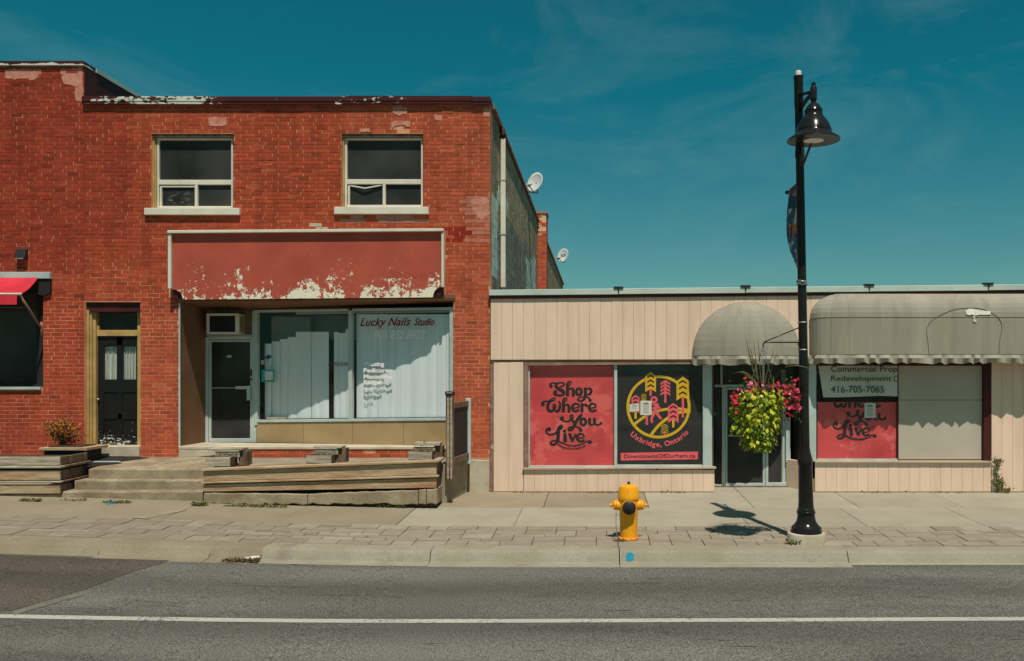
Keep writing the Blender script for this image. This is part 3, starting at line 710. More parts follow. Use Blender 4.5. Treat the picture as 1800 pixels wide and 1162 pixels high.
# roof line drainpipe
dp = thing('downpipe', 'white metal downpipe on the block side wall above the low roof', 'pipe', (SX+.1, 18.2, 3.6))
c = MB(); X = fx(884.5, 18.2)
c.box(X-.05, X+.05, 18.15, 18.24, fz(506, 18.2), fz(412, 18.2)); c.box(X-.053, X+.053, 18.147, 18.243, fz(414, 18.2), fz(318, 18.2)); c.box(X-.05, X+.05, 18.15, 18.24, fz(318, 18.2), fz(243, 18.2))
c.build('pipe', M['white'], dp, bevel=.012)
c = MB(); c.tube([(SX-.02,18.2,fz(226,18.2)), (X-.02,18.2,fz(229,18.2)), (X,18.195,fz(236,18.2)), (X,18.195,fz(244,18.2))], .062, 10); c.build('elbow', M['maroon'], dp, smooth=True)
for py in (318, 413):
    c = MB(); c.box(SX-.005, X+.058, 18.144, 18.247, fz(py+1.2, 18.2), fz(py-1.2, 18.2)); c.build('strap', M['steel'], dp)

# upper windows (parts of the building)
def sash_window(px0, px1, py0, py1, sx0, sx1, sy0, sy1, fx0, trans, mull, broken, o):
    Yw = YF+.13
    sill = None
    fr = MB(); f = lambda a, b, c_, d, y0=Yw-.045, y1=Yw+.03: fr.box(fx(a, Yw), fx(b, Yw), y0, y1, fz(d, Yw), fz(c_, Yw))
    f(fx0, px1, py0+8, py0+12); f(fx0, fx0+4.2, py0+12, py1); f(px1-3.2, px1, py0+12, py1)
    f(fx0+4.2, px1-3.2, trans, trans+8.5); f(mull, mull+5, trans+8.5, py1-3); f(fx0+4.2, px1-3.2, py1-3, py1+1)
    wn = fr.build('window', M['white'], bd, bevel=.006)
    s2 = MB(); y0, y1 = Yw-.03, Yw+.02; g_ = lambda a, b, c_, d: s2.box(fx(a, Yw), fx(b, Yw), y0, y1, fz(d, Yw), fz(c_, Yw))
    g_(fx0+5.5, fx0+8.5, trans+9.5, py1-3); 
    if not broken: g_(fx0+8.5, mull-.3, trans+9.5, trans+12.5)
    s2.build('sash', M['white'], wn)
    for a, b, c_, d in ((fx0+4, px1-3, py0+12, trans), (fx0+4, mull, trans+8, py1-2.5), (mull+5, px1-3, trans+8, py1-2.5)):
        p_ = MB(); p_.face([P(a, d, Yw), P(b, d, Yw), P(b, c_, Yw), P(a, c_, Yw)]); p_.build('pane', M['pane_dark'], wn)
    for a, b, y in ((px0+2.2, px0+5.2, YF+.055), (px0+6.5, fx0-.6, YF+.085)):
        tr = MB(); tr.box(fx(a, y), fx(b, y), y, YF+.19, fz(py1+2, y), fz(py0+7, y)); tr.build('trim', M['gold'], wn)
    if broken: tr = MB(); tr.box(fx(px1+.4, Yw-.03), o[1]-.005, Yw-.03, Yw+.06, fz(py1+2), fz(py0+8)); tr.build('trim', M['gold'], wn)
    hd = MB(); hd.box(o[0]+.004, o[1]-.004, YF+.02, YF+.20, fz(py0+9, Yw)+.012, o[3]-.004); hd.build('head_shade', M['wood_dark'], wn)  # dark board paints in the shadow band above the frame
    sb = MB(); ys = YF-.075; sb.box(fx(sx0, ys), fx(sx1, ys), ys, Yw-.05, fz(sy1, ys), fz(sy0, ys)); sb.build('sill', M['white'], wn, bevel=.006)
    rm = MB()
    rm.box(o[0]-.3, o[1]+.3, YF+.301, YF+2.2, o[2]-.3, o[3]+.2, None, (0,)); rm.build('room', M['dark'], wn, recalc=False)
    if broken:
        v = MB(); a, b, c_ = P(fx0+6, trans+10, Yw-.02), P((fx0+mull)/2+1, trans+15, Yw-.05), P(mull-2, trans+9.5, Yw-.02)
        v.tube([a, b, c_], .013, 6); v.build('sagging_rail', M['white'], wn)
    else:
        pm = MB(); rr = random.Random(4)
        for k in range(26):
            x, y = rr.uniform(fx0+16, mull-12), rr.uniform(trans+19, py1-6); r_ = rr.uniform(.02, .06)
            c0 = P(x, y, Yw+.25); pm.face([c0+Vector((r_*math.cos(t), rr.uniform(0, .04), r_*.8*math.sin(t))) for t in [q*math.pi/3 for q in range(6)]])
        pm.build('crumpled_plastic', mat('plastic_film', (.16,.17,.17), (.08,.09,.09), ns=30, rough=.4), wn)
    return wn
sash_window(266, 411, 235, 366, 253, 420.5, 365.5, 377.5, 277, 317, 344, False, W1)
sash_window(600, 744, 235, 364, 587, 753, 363.5, 376, 607, 316, 673.5, True, W2)

# left door of the brick building
YD = YF+.22
d = MB(); dbx = lambda a, b, c_, e, y0, y1, mb: mb.box(fx(a, YD), fx(b, YD), y0, y1, fz(e, YD), fz(c_, YD))
lx0, lx1 = 169, 243.5
for q in ((lx0, 183, 592, 786), (240, lx1, 592, 786), (206, 216.5, 592, 668), (183, 240, 592, 607), (183, 240, 668, 690), (183, 240, 727, 737), (183, 240, 765, 786), (208, 215, 690, 765)): dbx(*q, YD-.02, YD+.02, d)
for q in ((183, 208, 690, 727), (215, 240, 690, 727), (183, 208, 737, 765), (215, 240, 737, 765)): dbx(*q, YD-.006, YD+.012, d)
door = d.build('door', M['door_peel'], bd, bevel=.003); door['label'] = 'black panelled door with curtains in its two small panes'
for a, b in ((183, 206), (216.5, 240)):
    p_ = MB(); p_.face([P(a, 668, YD), P(b, 668, YD), P(b, 607, YD), P(a, 607, YD)]); p_.build('pane', M['pane'], door)
    p_ = MB(); n = 14; prev = None
    for i in range(n):
        x = a+1+(b-a-2)*i/(n-1); y = YD+.05+.018*math.sin(i*2.1+a)
        cur = (P(x, 667, y), P(x+(1.5*math.sin(i) if a < 200 else 0), 609, y))
        if prev: p_.face([prev[0], cur[0], cur[1], prev[1]])
        prev = cur
    p_.build('curtain', M['curtain'], door, smooth=True)
k = MB(); k.lathe([(.001,YD-.07),(.022,YD-.065),(.026,YD-.05),(.012,YD-.035),(.012,YD-.02)], fx(175, YD), fz(702, YD), 12, axis='y'); k.build('knob', M['steel'], door, smooth=True)
fr = MB()
for a, b, y in ((151.5, 156.2, YF+.04), (157.2, 161.2, YF+.075), (162, 168.2, YF+.12)): fr.box(fx(a, y), fx(b, y), y, YF+.298, .85, fz(545, y))
fr.box(fx(168.5, YD), fx(245, YD), YD-.06, YD+.06, fz(591, YD), fz(580.5, YD)); fr.box(fx(243.6, YD), DO[1]-.004, YD-.05, YD+.05, .86, fz(546, YD))
fr.box(fx(173, YD), fx(176, YD), YD-.05, YD+.04, fz(580, YD), fz(572, YD))
fr.build('door_frame', M['gold'], bd, bevel=.004)
tr = MB(); tr.face([P(168, 581, YD), P(245, 581, YD), P(245, 546, YD), P(168, 546, YD)]); tr.build('transom_pane', M['pane_dark'], bd)
hd = MB(); hd.box(DO[0]+.004, DO[1]-.004, YF+.05, YF+.28, fz(549, YD), DO[3]-.004); hd.build('door_head', M['maroon'], bd)
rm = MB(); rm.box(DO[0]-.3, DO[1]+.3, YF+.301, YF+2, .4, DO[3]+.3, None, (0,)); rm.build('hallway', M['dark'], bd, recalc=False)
sl_ = MB(); sl_.box(DO[0]+.004, DO[1]-.002, YF-.06, YF+.3, .665, .865); sl_.build('door_sill', M['concrete_pale'], bd, bevel=.012)

# recessed storefront of the brick building
YE = 17.45                                                    # door plane
A = (fx(452, 17.42), 17.42); B = (fx(795, 16.63), 16.63); WP = Plane(A, B)
FZ = SF[2]; LW = fx(362, YE)
hdr = 3.47
side = MB(); side.loft([(SF[0]+.002,YF+.004,FZ-.05),(LW,YE,FZ-.05),(LW,YE,3.6),(SF[0]+.002,YF+.004,3.6)], [(SF[0]-.1,YF+.004,FZ-.05),(LW-.1,YE+.05,FZ-.05),(LW-.1,YE+.05,3.6),(SF[0]-.1,YF+.004,3.6)]); side.build('recess_side', M['brown'], bd)
sk = MB(); sk.box(SF[0]+.004, SF[0]+.03, YF-.01, YF+.02, FZ, SF[3]-.05); sk.build('corner_bead', M['alu'], bd)
sof = MB(); sof.loft([(SF[0]-.05,YF+.01,SF[3]),(SF[1]+.05,YF+.01,SF[3]),(SF[1]+.05,YE+.2,hdr),(SF[0]-.05,YE+.2,hdr)], [(SF[0]-.05,YF+.01,SF[3]+.1),(SF[1]+.05,YF+.01,SF[3]+.1),(SF[1]+.05,YE+.2,3.7),(SF[0]-.05,YE+.2,3.7)]); sof.build('soffit', M['brown'], bd)
fb = MB(); fb.slant(fx(309, YF-.03), fx(800, YF-.03), YF-.035, YF+.06, (SF[3]-.035, SF[3]+.045), (SF[3]+.03, SF[3]+.11)); fb.build('fascia_board', M['brown'], bd, bevel=.004)
led = MB(); led.slab([(SF[0]+.003,YF-.022),(SF[1]-.003,YF-.022),(SF[1]-.003,YE+.02),(SF[0]+.003,YE+.02)], FZ-.055, FZ+.004); led.build('ledge', M['concrete_pale'], bd, bevel=.012)
le2 = MB(); le2.prism([(SF[0]+.01,FZ-.057),(fx(432),FZ-.057),(fx(424),FZ-.13),(fx(380),FZ-.16),(fx(350),FZ-.19),(SF[0]+.01,FZ-.2)], YF-.018, YF+.03); le2.build('render_patch', M['concrete_pale'], bd, bevel=.006)
# interior
rm = MB(); e0 = WP.pt(0, 0); y0 = 17.62
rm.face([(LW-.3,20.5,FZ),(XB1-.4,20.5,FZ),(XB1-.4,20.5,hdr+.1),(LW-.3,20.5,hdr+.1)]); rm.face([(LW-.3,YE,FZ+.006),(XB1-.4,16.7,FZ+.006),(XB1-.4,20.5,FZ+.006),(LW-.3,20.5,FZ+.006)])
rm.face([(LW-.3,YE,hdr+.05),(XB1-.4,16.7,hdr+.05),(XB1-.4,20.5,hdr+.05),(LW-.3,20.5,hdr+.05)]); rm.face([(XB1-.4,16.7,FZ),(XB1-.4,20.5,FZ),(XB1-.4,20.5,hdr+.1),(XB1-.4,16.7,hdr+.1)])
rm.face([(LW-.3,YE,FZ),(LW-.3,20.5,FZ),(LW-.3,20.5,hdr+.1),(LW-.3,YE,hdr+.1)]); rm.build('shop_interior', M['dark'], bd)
rp2 = MB(); rp2.box(A[0]+.05, A[0]+.85, 18.05, 18.1, FZ+.01, hdr-.1); rp2.box(A[0]+.02, A[0]+1.9, 18.3, 18.35, hdr-.55, hdr-.05); rp2.build('partition', M['room'], bd)
# shop door
sd = MB(); q = lambda a, b, c_, e, y0, y1, mb: mb.box(fx(a, YE), fx(b, YE), y0, y1, fz(e, YE), fz(c_, YE))
q(362.3, 367.5, 592, 782, YE-.04, YE+.05, sd); q(444.5, 451.5, 547, 782, YE-.045, YE+.05, sd); q(367.5, 444.5, 591, 597, YE-.04, YE+.05, sd); q(362.3, 444.5, 588, 591, YE-.02, YE+.03, sd)
sd.build('shop_door_frame', M['alu'], bd, bevel=.004)
sd = MB(); q(368, 372, 598, 780, YE-.025, YE+.025, sd); q(440.5, 444, 598, 780, YE-.025, YE+.025, sd); q(372, 440.5, 598, 601, YE-.025, YE+.025, sd); q(372, 440.5, 770.5, 780, YE-.025, YE+.025, sd)
sdoor = sd.build('shop_door', M['alu'], bd, bevel=.003); sdoor['label'] = 'aluminium framed glass shop door'
p_ = MB(); p_.face([P(372, 770, YE), P(440.5, 770, YE), P(440.5, 601, YE), P(372, 601, YE)]); p_.build('pane', M['pane_dark'], sdoor)
h_ = MB(); q(373, 416, 681, 682.4, YE-.05, YE-.035, h_); q(416, 437, 678.5, 684, YE-.06, YE-.03, h_); q(436, 442.3, 678, 703.5, YE-.075, YE-.03, h_); h_.build('handle', M['alu'], sdoor, bevel=.003)
h_ = MB(); q(441.2, 444, 649, 661.5, YE-.032, YE-.024, h_); h_.lathe([(.001,YE-.04),(.02,YE-.038),(.02,YE-.02)], fx(442.8, YE), fz(667, YE), 12, axis='y'); h_.build('lock', M['black_matte'], sdoor)
dn = MB(); front(YE).bar(dn, 399, 407, 624.5, 628.5, .004, .006); dn.build('door_sticker', M['alu'], sdoor)
tp = MB(); tp.box(LW-.02, A[0], YE, YE+.04, fz(589, YE), hdr+.02); tp.build('transom_panel', M['wood_dark'], bd)
# shop window, set at an angle
wf = MB()
ub, vb = WP.uv(452, 738); ue, ve = WP.uv(795, 733)
def vbot(u): return 1.30+(1.385-1.30)*u/ue
vt = hdr+.0
def slantbar(mb, u0, u1, f0, f1, w0, w1):   # rail following the sill
    f = lambda u, k, w_: WP.pt(u, vbot(u)+k, w_)
    mb.hexa([f(u0,f0,w1), f(u1,f0,w1), f(u1,f0,w0), f(u0,f0,w0), f(u0,f1,w1), f(u1,f1,w1), f(u1,f1,w0), f(u0,f1,w0)])
slantbar(wf, 0, ue+.03, -.05, 0, -.05, .05)
WP.ubar(wf, -.04, .03, 1.2, vt, -.05, .045); WP.ubar(wf, ue-.04, ue+.035, 1.3, vt, -.05, .045)
um, _ = WP.uv(617, 640); WP.ubar(wf, um-.038, um+.038, 1.3, vt-.04, -.05, .04); WP.ubar(wf, .03, um-.038, vt-.05, vt-.002, -.04, .03); WP.ubar(wf, um+.038, ue-.04, vt-.05, vt-.002, -.04, .03)
swin = wf.build('shop_window', M['alu'], bd, bevel=.003)
for u0, u1 in ((.03, um-.03), (um+.03, ue-.04)):
    p_ = MB(); p_.face([WP.pt(u0, vbot(u0), 0), WP.pt(u1, vbot(u1), 0), WP.pt(u1, vt-.04, 0), WP.pt(u0, vt-.04, 0)]); p_.build('pane', M['pane'], swin)
for a, b in ((452, 534), (534.6, 620.5), (621, 709.7), (710.3, 794)):
    u0, _ = WP.uv(a, 760); u1, _ = WP.uv(b, 760); t = MB(); u0 = max(u0, -.02)
    t.hexa([WP.pt(u0, FZ+.006, .03), WP.pt(u1, FZ+.006, .03), WP.pt(u1, FZ+.006, -.05), WP.pt(u0, FZ+.006, -.05), WP.pt(u0, vbot(u0)-.054, .03), WP.pt(u1, vbot(u1)-.054, .03), WP.pt(u1, vbot(u1)-.054, -.05), WP.pt(u0, vbot(u0)-.054, -.05)])
    t.build('stall_panel', M['tan'], bd, bevel=.003)
# blinds
rng = random.Random(2)
edges = [(459,471,604),(471,486,600),(486,500,596),(500,514,592),(514,541,583),(541.6,556,583),(556,572,583),(581,590,583),(590,602,585),(602,613,578),
         (622,639,552),(639.4,658,552),(658,677,552),(677.3,692,552),(692.4,718,552),(718.4,745,552),(745.4,762,552),(762,779,552),(779,788,552)]
for a, b, top in edges:
    u0, v1 = WP.uv(a, top); u1, _ = WP.uv(b, top); w0 = -.13; ang = rng.uniform(-.10, .10)
    um_ = (u0+u1)/2; n = 6; mb = MB(); pr = None
    for i in range(n+1):
        s_ = -1+2*i/n; u = um_+s_*(u1-u0)*.51; w_ = w0+ang*s_*(u1-u0)*.5+.016*(1-s_*s_)+rng.uniform(-.001, .001)
        cur = (WP.pt(u, vbot(u)+.012, w_), WP.pt(u+rng.uniform(-.004, .004), v1, w_))
        if pr: mb.face([pr[0], cur[0], cur[1], pr[1]])
        pr = cur
    mb.build('blind_slat', M['blind'], swin, smooth=True)
rl = MB(); WP.ubar(rl, WP.uv(515, 580)[0], ue-.06, vt-.09, vt-.05, -.16, -.11); rl.build('blind_rail', M['room'], swin)
# window lettering and stickers
text('lettering', 'Lucky Nails', WP, 633, 559, 722, 577, M['letter_red'], swin, w=.006, shear=.42, bold=.018, space=1.05)
text('lettering', 'Studio', WP, 728, 559, 764, 572, M['letter_red'], swin, w=.006, shear=.42, bold=.022)
u0, v0 = WP.uv(660, 582)
text('lettering', '905 852 8822', WP, 659, 581.5, 747, 596, M['letter_white'], swin, w=.006, shear=.30, bold=.008)
for t, a, y0, y1 in (('Waxing', 675.5, 636, 646), ('Pedicures', 688.5, 647, 655), ('Manicures', 690, 658, 666), ('Biogel', 671, 668, 678)):
    text('lettering', t, WP, 639.5, y0, a, y1, M['letter_white'], swin, w=.006, bold=.03)
text('lettering', 'SPA', WP, 640, 682, 657, 690, M['letter_white'], swin, w=.006, bold=-.004)
text('lettering', 'WAXING', WP, 576, 636.5, 612, 643.5, M['letter_red'], swin, w=-.03, bold=.01, mirror=True)
st = MB(); WP.poly(st, ((465,628),(472,623),(478.5,627),(471.5,632)), .002, .005); st.build('blue_sticker', M['blue'], swin)
st = MB(); WP.bar(st, 460, 482, 650, 671, .002, .006); st = st.build('teal_sticker', M['teal_card'], swin)
st2 = MB(); WP.bar(st2, 466, 480, 653, 668, .0065, .008); st2.build('card_picture', M['paper'], st)
st = MB(); WP.bar(st, 459, 465, 633, 641, .002, .005); st.build('small_sticker', M['room'], swin)
st = MB(); WP.bar(st, 466, 500, 733, 737.5, -.09, -.04); st.build('shelf_trinkets', M['wood_grey'], swin)

# ------------------------------------------------------------------ taller brick building on the left
XA = -15.2
lb = thing('brick_building', 'taller brick building at the left edge with a red awning over its window', 'building', ((XA+XB0)/2, YF, 0))
ZL = fz(117); WL = (fx(-60), fx(76), fz(682), fz(488))
wl2 = MB(); wall_mesh(wl2, XA, XB0-.004, -.2, ZL, [WL], YF, YF+.3); wl2 = wl2.build('wall', M['mortar'], lb)
def tone2(x, z, rng):
    px, py = pxb(x, z); base = (146,58,40) if py < 480 else (158,66,45); k = rng.gauss(1, .04); c = [v*k for v in base]
    if rng.random() < .03: c = [v*.84 for v in base]
    
    return af(*[max(8, min(255, v)) for v in c])
bricks(wl2, XA, XB0-.001, -.15, ZL-.003, [WL], tone2, proud, 296, 55)
smear(wl2, [(106,121),(146,120),(147,178),(134,178),(132,152),(112,146)], 8); smear(wl2, [(10,122),(74,122),(72,136),(52,142),(10,138)], 9)
for a, b in ((-70, 62), (62.6, 149.5)):
    c = MB(); c.box(fx(a), fx(b), YF-.06, YF+.35, ZL+.008, ZL+.085); c.build('coping', M['coping_peel_l'], lb)
c = MB(); c.box(XB0-.3, XB0-.012, YF+.3, 30, 5, ZL); c.box(XB0-.003, XB0+.004, YF+.002, 30, ZT+.12, ZL+.004); c.build('side_wall', M['maroon'], lb)
c = MB(); c.box(XB0-.34, XB0+.03, YF+.352, 30, ZL+.005, ZL+.08); c.build('side_coping', M['mint'], lb)
c = MB(); c.box(XA, XB0-.3, YF+.3, 30, ZL-.4, ZL-.3); c.build('roof', M['roof'], lb)
c = MB(); c.box(XA, XB0-.3, 29.7, 30, -.2, ZL-.4); c.build('rear_wall', M['mortar'], lb)
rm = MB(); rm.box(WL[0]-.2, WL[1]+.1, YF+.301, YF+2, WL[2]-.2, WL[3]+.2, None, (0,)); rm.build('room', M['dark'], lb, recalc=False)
Yw = YF+.16
wf = MB(); wf.box(fx(67, Yw), WL[1]-.003, Yw-.04, Yw+.04, WL[2]+.004, WL[3]-.004); wf.box(WL[0], fx(67, Yw), Yw-.04, Yw+.04, WL[3]-.12, WL[3]-.004); wf.box(WL[0], fx(67, Yw), Yw-.04, Yw+.04, WL[2]+.004, WL[2]+.06)
wfo = wf.build('window', M['black_matte'], lb); p_ = MB(); p_.face([(WL[0],Yw,WL[2]),(WL[1]-.02,Yw,WL[2]),(WL[1]-.02,Yw,WL[3]),(WL[0],Yw,WL[3])]); p_.build('pane', M['pane_dark'], wfo)
c = MB(); c.box(WL[0], fx(73), YF-.05, YF+.1, fz(684.5), fz(680)); c.build('sill', M['alu'], wfo)
vent = thing('wall_vent', 'small dark vent hood on the left brick wall above the red awning', 'vent', (fx(40), YF, fz(448)))
c = MB(); c.loft([(fx(31),YF-.01,fz(455)),(fx(50),YF-.01,fz(455)),(fx(50),YF-.01,fz(437)),(fx(31),YF-.01,fz(437))], [(fx(31),YF-.12,fz(455)),(fx(50),YF-.12,fz(455)),(fx(49),YF-.07,fz(440)),(fx(32),YF-.07,fz(440))]); c.build('hood', M['black_matte'], vent, bevel=.004)
c = MB(); c.box(fx(33), fx(48), YF-.118, YF-.1, fz(456.5), fz(454.8)); c.build('flap', M['steel'], vent)
# red awning over that window
ra = thing('red_awning', 'red canvas awning on folding arms over the left window', 'awning', (fx(30), YF, fz(487)))
yb = 15.88; xe = fx(73); zb = fz(517, yb); zt = fz(487)
c = MB(); c.box(XA+.6, fx(92), YF-.09, YF-.003, fz(490.5), fz(479)); c.build('head_board', M['alu'], ra, bevel=.005)
c = MB()
n = 8
for i in range(n):
    t0, t1 = i/n, (i+1)/n; s0, s1 = -.05*math.sin(math.pi*t0), -.05*math.sin(math.pi*t1)
    f = lambda t, s_: (YF-.10+(yb-YF+.10)*t, zt-.02+(zb-zt+.02)*t+s_)
    (ya, za), (yc, zc) = f(t0, s0), f(t1, s1)
    c.face([(XA+.6,ya,za),(xe,ya,za),(xe,yc,zc),(XA+.6,yc,zc)])
c.build('canvas', M['red_canvas'], ra, smooth=True, recalc=False)
c = MB(); c.tube([(XA+.6,yb,zb),(xe+.03,yb,zb)], .022, 10); c.build('front_bar', M['white'], ra, smooth=True)
c = MB(); n = 40
for i in range(n):
    a, b = XA+.6+(xe-XA-.64)*i/n, XA+.6+(xe-XA-.64)*(i+1)/n
    f = lambda x: yb-.02+.012*math.sin(x*19)
    c.face([(a,f(a),zb-.02),(b,f(b),zb-.02),(b,f(b)-.01,zb-.19),(a,f(a)-.01,zb-.19)])
c.build('valance', M['red_canvas'], ra, smooth=True)
c = MB(); c.tube([(xe-.02,yb+.02,zb-.01),(xe+.02,YF-.02,fz(578))], .02, 8); c.tube([(xe+.02,YF-.03,fz(590)),(xe+.02,YF-.03,fz(566))], .022, 6); c.build('arm', M['brown_trim'], ra, smooth=True)
c = MB(); c.prism([(xe-.25,fz(491)),(fx(91.5),fz(491)),(fx(91.5),fz(515)),(fx(80),fz(520)),(xe-.25,fz(515))], YF-.06, YF-.006); c.build('cassette', M['black_matte'], ra)

# ------------------------------------------------------------------ peeling sign box
sg = thing('shop_sign', 'long red signboard with flaked paint and white frame above the nail shop', 'sign', (fx(540), YF, fz(524)))
YS = YF-.15; r_ = 17
def cpt(px, py): return (fx(px, YS), fz(py, YS))
poly = [cpt(303,411), cpt(777,405), cpt(777,504)]
for k in range(7): a = math.pi/2*k/6; poly.append(cpt(778-17*math.sin(a), 504+17-17*math.cos(a)))
poly += [cpt(760,522.5), cpt(322,526.5)]
for k in range(7): a = math.pi/2*k/6; poly.append(cpt(304+17*math.cos(a), 526-17*math.sin(a)))
c = MB(); c.prism(poly, YS, YS+.04); pan = c.build('panel', M['sign_peel'], sg)
c = MB(); c.slant(fx(306, YF-.1), fx(775, YF-.1), YS+.042, YF-.012, (fz(520), fz(412)), (fz(515), fz(407))); c.build('box', M['maroon'], sg)
c = MB(); c.slant(fx(297.5, YS), fx(781, YS), YS-.085, YS+.06, (fz(411, YS), fz(406, YS)), (fz(407.5, YS), fz(402.5, YS))); c.build('frame', M['white'], sg, bevel=.006)
for a, b, y0, y1 in ((297.5, 303, 411, 508), (776.5, 781, 408, 505)):
    c = MB(); c.box(fx(a, YS), fx(b, YS), YS-.06, YS+.06, fz(y1, YS), fz(y0, YS)-.004); c.build('frame', M['white'], sg, bevel=.006)
for a, y in ((308, 516), (772, 512)):
    c = MB(); c.box(fx(a-5, YF-.1), fx(a+5, YF-.1), YS+.045, YF-.012, fz(y+8), fz(y-8)); c.build('bracket', M['maroon'], sg)
text('lettering', 'Computer', front(YS), 392, 507, 452, 519, M['ghost'], pan, w=-.0012, depth=.0016, bold=.005)
text('lettering', 'Shoppe', front(YS), 684, 474, 764, 494, M['ghost'], pan, w=-.0012, depth=.0016, bold=.012)

# ------------------------------------------------------------------ window air conditioner
ac = thing('air_conditioner', 'boxy window air conditioner above the shop door', 'air conditioner', (fx(397, 17.2), 17.2, fz(588, 17.2)))
YA = 17.17; c = MB(); c.box(fx(364, YA), fx(420, YA), YA+.012, YE+.2, fz(587, YA), fz(551, YA)); bdy = c.build('housing', M['ac'], ac, bevel=.01)
c = MB()
for q_ in ((363.5, 420.5, 551, 555), (363.5, 420.5, 583.5, 587.5), (363.5, 368.5, 555, 583.5), (414, 420.5, 555, 583.5)): c.box(fx(q_[0], YA), fx(q_[1], YA), YA-.02, YA+.011, fz(q_[3], YA), fz(q_[2], YA))
c.build('bezel', M['white'], ac, bevel=.004)
c = MB(); c.box(fx(368.5, YA), fx(414, YA), YA+.002, YA+.010, fz(583.5, YA), fz(555, YA)); gr = c.build('grille', M['black_matte'], ac)
c = MB()
for i in range(12): z = fz(582-i*2.3, YA); c.box(fx(369, YA), fx(413.5, YA), YA-.004, YA+.002, z, z+.008)
c.build('louvre', M['black_matte'], gr)
c = MB(); xr_ = fx(420, YA)
for i in range(9): z = fz(582-i*3, YA); c.box(xr_-.005, xr_+.006, YA+.06, YE-.05, z, z+.014)
c.build('side_louvre', M['wood_dark'], ac)

# ------------------------------------------------------------------ satellite dishes
def dish(Y, px, py, mx_, my_, d_px, label, txt=None):
    mast = P(mx_, my_, Y); mast.x = SX-.06; mast.z = ZT+.07
    t = thing('satellite_dish', label, 'satellite dish', mast, 'satellite dishes on the side wall')
    c0 = P(px, py, Y); r = d_px*.5*Y/F
    ax = Vector((-.52, -.78, .30)).normalized(); a = ax.cross(Vector((0, 0, 1))).normalized(); b = a.cross(ax).normalized()
    mb = MB(); rs = []
    for k in range(7):
        q_ = k/6; rs.append([c0+ax*(.22*r*q_*q_)+a*(r*.92*q_*math.cos(i*math.pi/12)+.0001*math.cos(i))+b*(r*1.05*q_*math.sin(i*math.pi/12)+.0001) for i in range(24)])
    for k in range(6, -1, -1):
        q_ = k/6; rs.append([c0+ax*(.22*r*q_*q_-.02)+a*(r*.92*q_*math.cos(i*math.pi/12)+.0001*math.cos(i))+b*(r*1.05*q_*math.sin(i*math.pi/12)+.0001) for i in range(24)])
    rf = mb.rings(rs).build('reflector', M['dish'], t, smooth=True)
    fo = c0+ax*(r*1.0)-b*(r*.75)
    mb = MB(); mb.tube([c0-b*(r*.95), fo], .018, 6); mb.build('feed_arm', M['steel'], t)
    mb = MB(); mb.tube([fo-ax*.02, fo+b*.10-ax*.10], [.05, .035], 8); mb.tube([fo-a*.12+b*.02, fo+a*.12+b*.02], .03, 6); mb.build('feed_horn', M['dish'], t)
    mb = MB(); mb.tube([mast, mast+Vector((.10, 0, .10)), c0-ax*.16-b*(r*.8), c0-ax*.1], .022, 8); mb.box(mast.x-.08, mast.x+.02, mast.y-.08, mast.y+.08, mast.z-.02, mast.z+.015); mb.build('mount', M['steel'], t)
    mb = MB(); mb.tube([c0-ax*.02-b*r*.4, c0-ax*.10-b*r*.4, c0-ax*.10+b*r*.1], .03, 6); mb.build('rear_bracket', M['steel'], t)
    if txt:
        me = font_mesh(txt, .1, .02); xs_ = [v.co.x for v in me.vertices]; m_ = max(xs_)
        for v in me.vertices: v.co = c0+ax*(.04+.004*v.co.z)-a*((v.co.x/m_-.5)*r*.8)*-1+b*((v.co.y)*r*.35+r*.02)
        me.materials.append(M['blue']); o = bpy.data.objects.new('lettering', me); link(o, rf)
dish(25.6, 942, 322, 928, 352, 36, 'nearer white satellite dish above the edge of the block side wall')
dish(40, 990.5, 450, 983, 470, 25, 'farther small satellite dish with blue lettering beyond the chimney', 'Bell')

# ------------------------------------------------------------------ low cream building
X0, X1 = fx(862), 12.6
lo = thing('cream_building', 'long single storey shop building with cream board siding', 'building', ((X0+X1)/2, YF, 0))
def ztop(x): return 3.745+.0105*(x-X0)
WN = (fx(921), fx(1256), fz(823), fz(637)); EN = (fx(1256), fx(1421.5), -.1, fz(640)); WR = (fx(1421.5), fx(1741), fz(811), fz(637))
ENa = (WN[1]-.0, WR[0], -.3, EN[3])
wl3 = MB(); wall_mesh(wl3, X0, X1, -.3, 3.70, [WN, ENa, WR], YF, YF+.2); wl3 = wl3.build('wall', mat('siding_joint', af(150, 128, 104), af(128, 106, 84), ns=3, rough=.9), lo)
rng = random.Random(8)
def boards(x0, x1, z0, z1, y, wd, top=None, bot=None, dirt=True):
    x = x0
    while x < x1-.01:
        r = min(x+wd*rng.uniform(.97, 1.03), x1)
        if x1-r < .05: r = x1
        a, b = x+.0014, r-.0014; yy = y-rng.uniform(0, .003); zt_ = top or (lambda q_: z1); zb_ = bot or (lambda q_: z0)
        mb = MB(); mb.hexa([(a,yy,zb_(a)),(b,yy,zb_(b)),(b,YF-.002,zb_(b)),(a,YF-.002,zb_(a)),(a,yy,zt_(a)),(b,yy,zt_(b)),(b,YF-.002,zt_(b)),(a,YF-.002,zt_(a))], None, (1,))
        mb.build('siding_board', M['cream'], wl3, recalc=False, bevel=.003); x = r
boards(X0+.01, X1, 0, 0, YF-.045, .2075, top=lambda x: ztop(x)-.135, bot=lambda x: fz(632.5)+.002*(x-X0))
boards(fx(868), fx(920), .015, fz(636), YF-.02, .285)
boards(fx(921), fx(1255.5), .012, WN[2]-.03, YF-.025, .196)
boards(fx(1432), fx(1741), .012, WR[2]-.02, YF-.025, .196)
boards(fx(1742), X1, .012, fz(634), YF-.02, .196)
c = MB(); c.box(X0+.002, fx(867), YF-.03, YF+.01, .0, fz(640)); c.build('corner_trim', M['brown_trim'], lo)
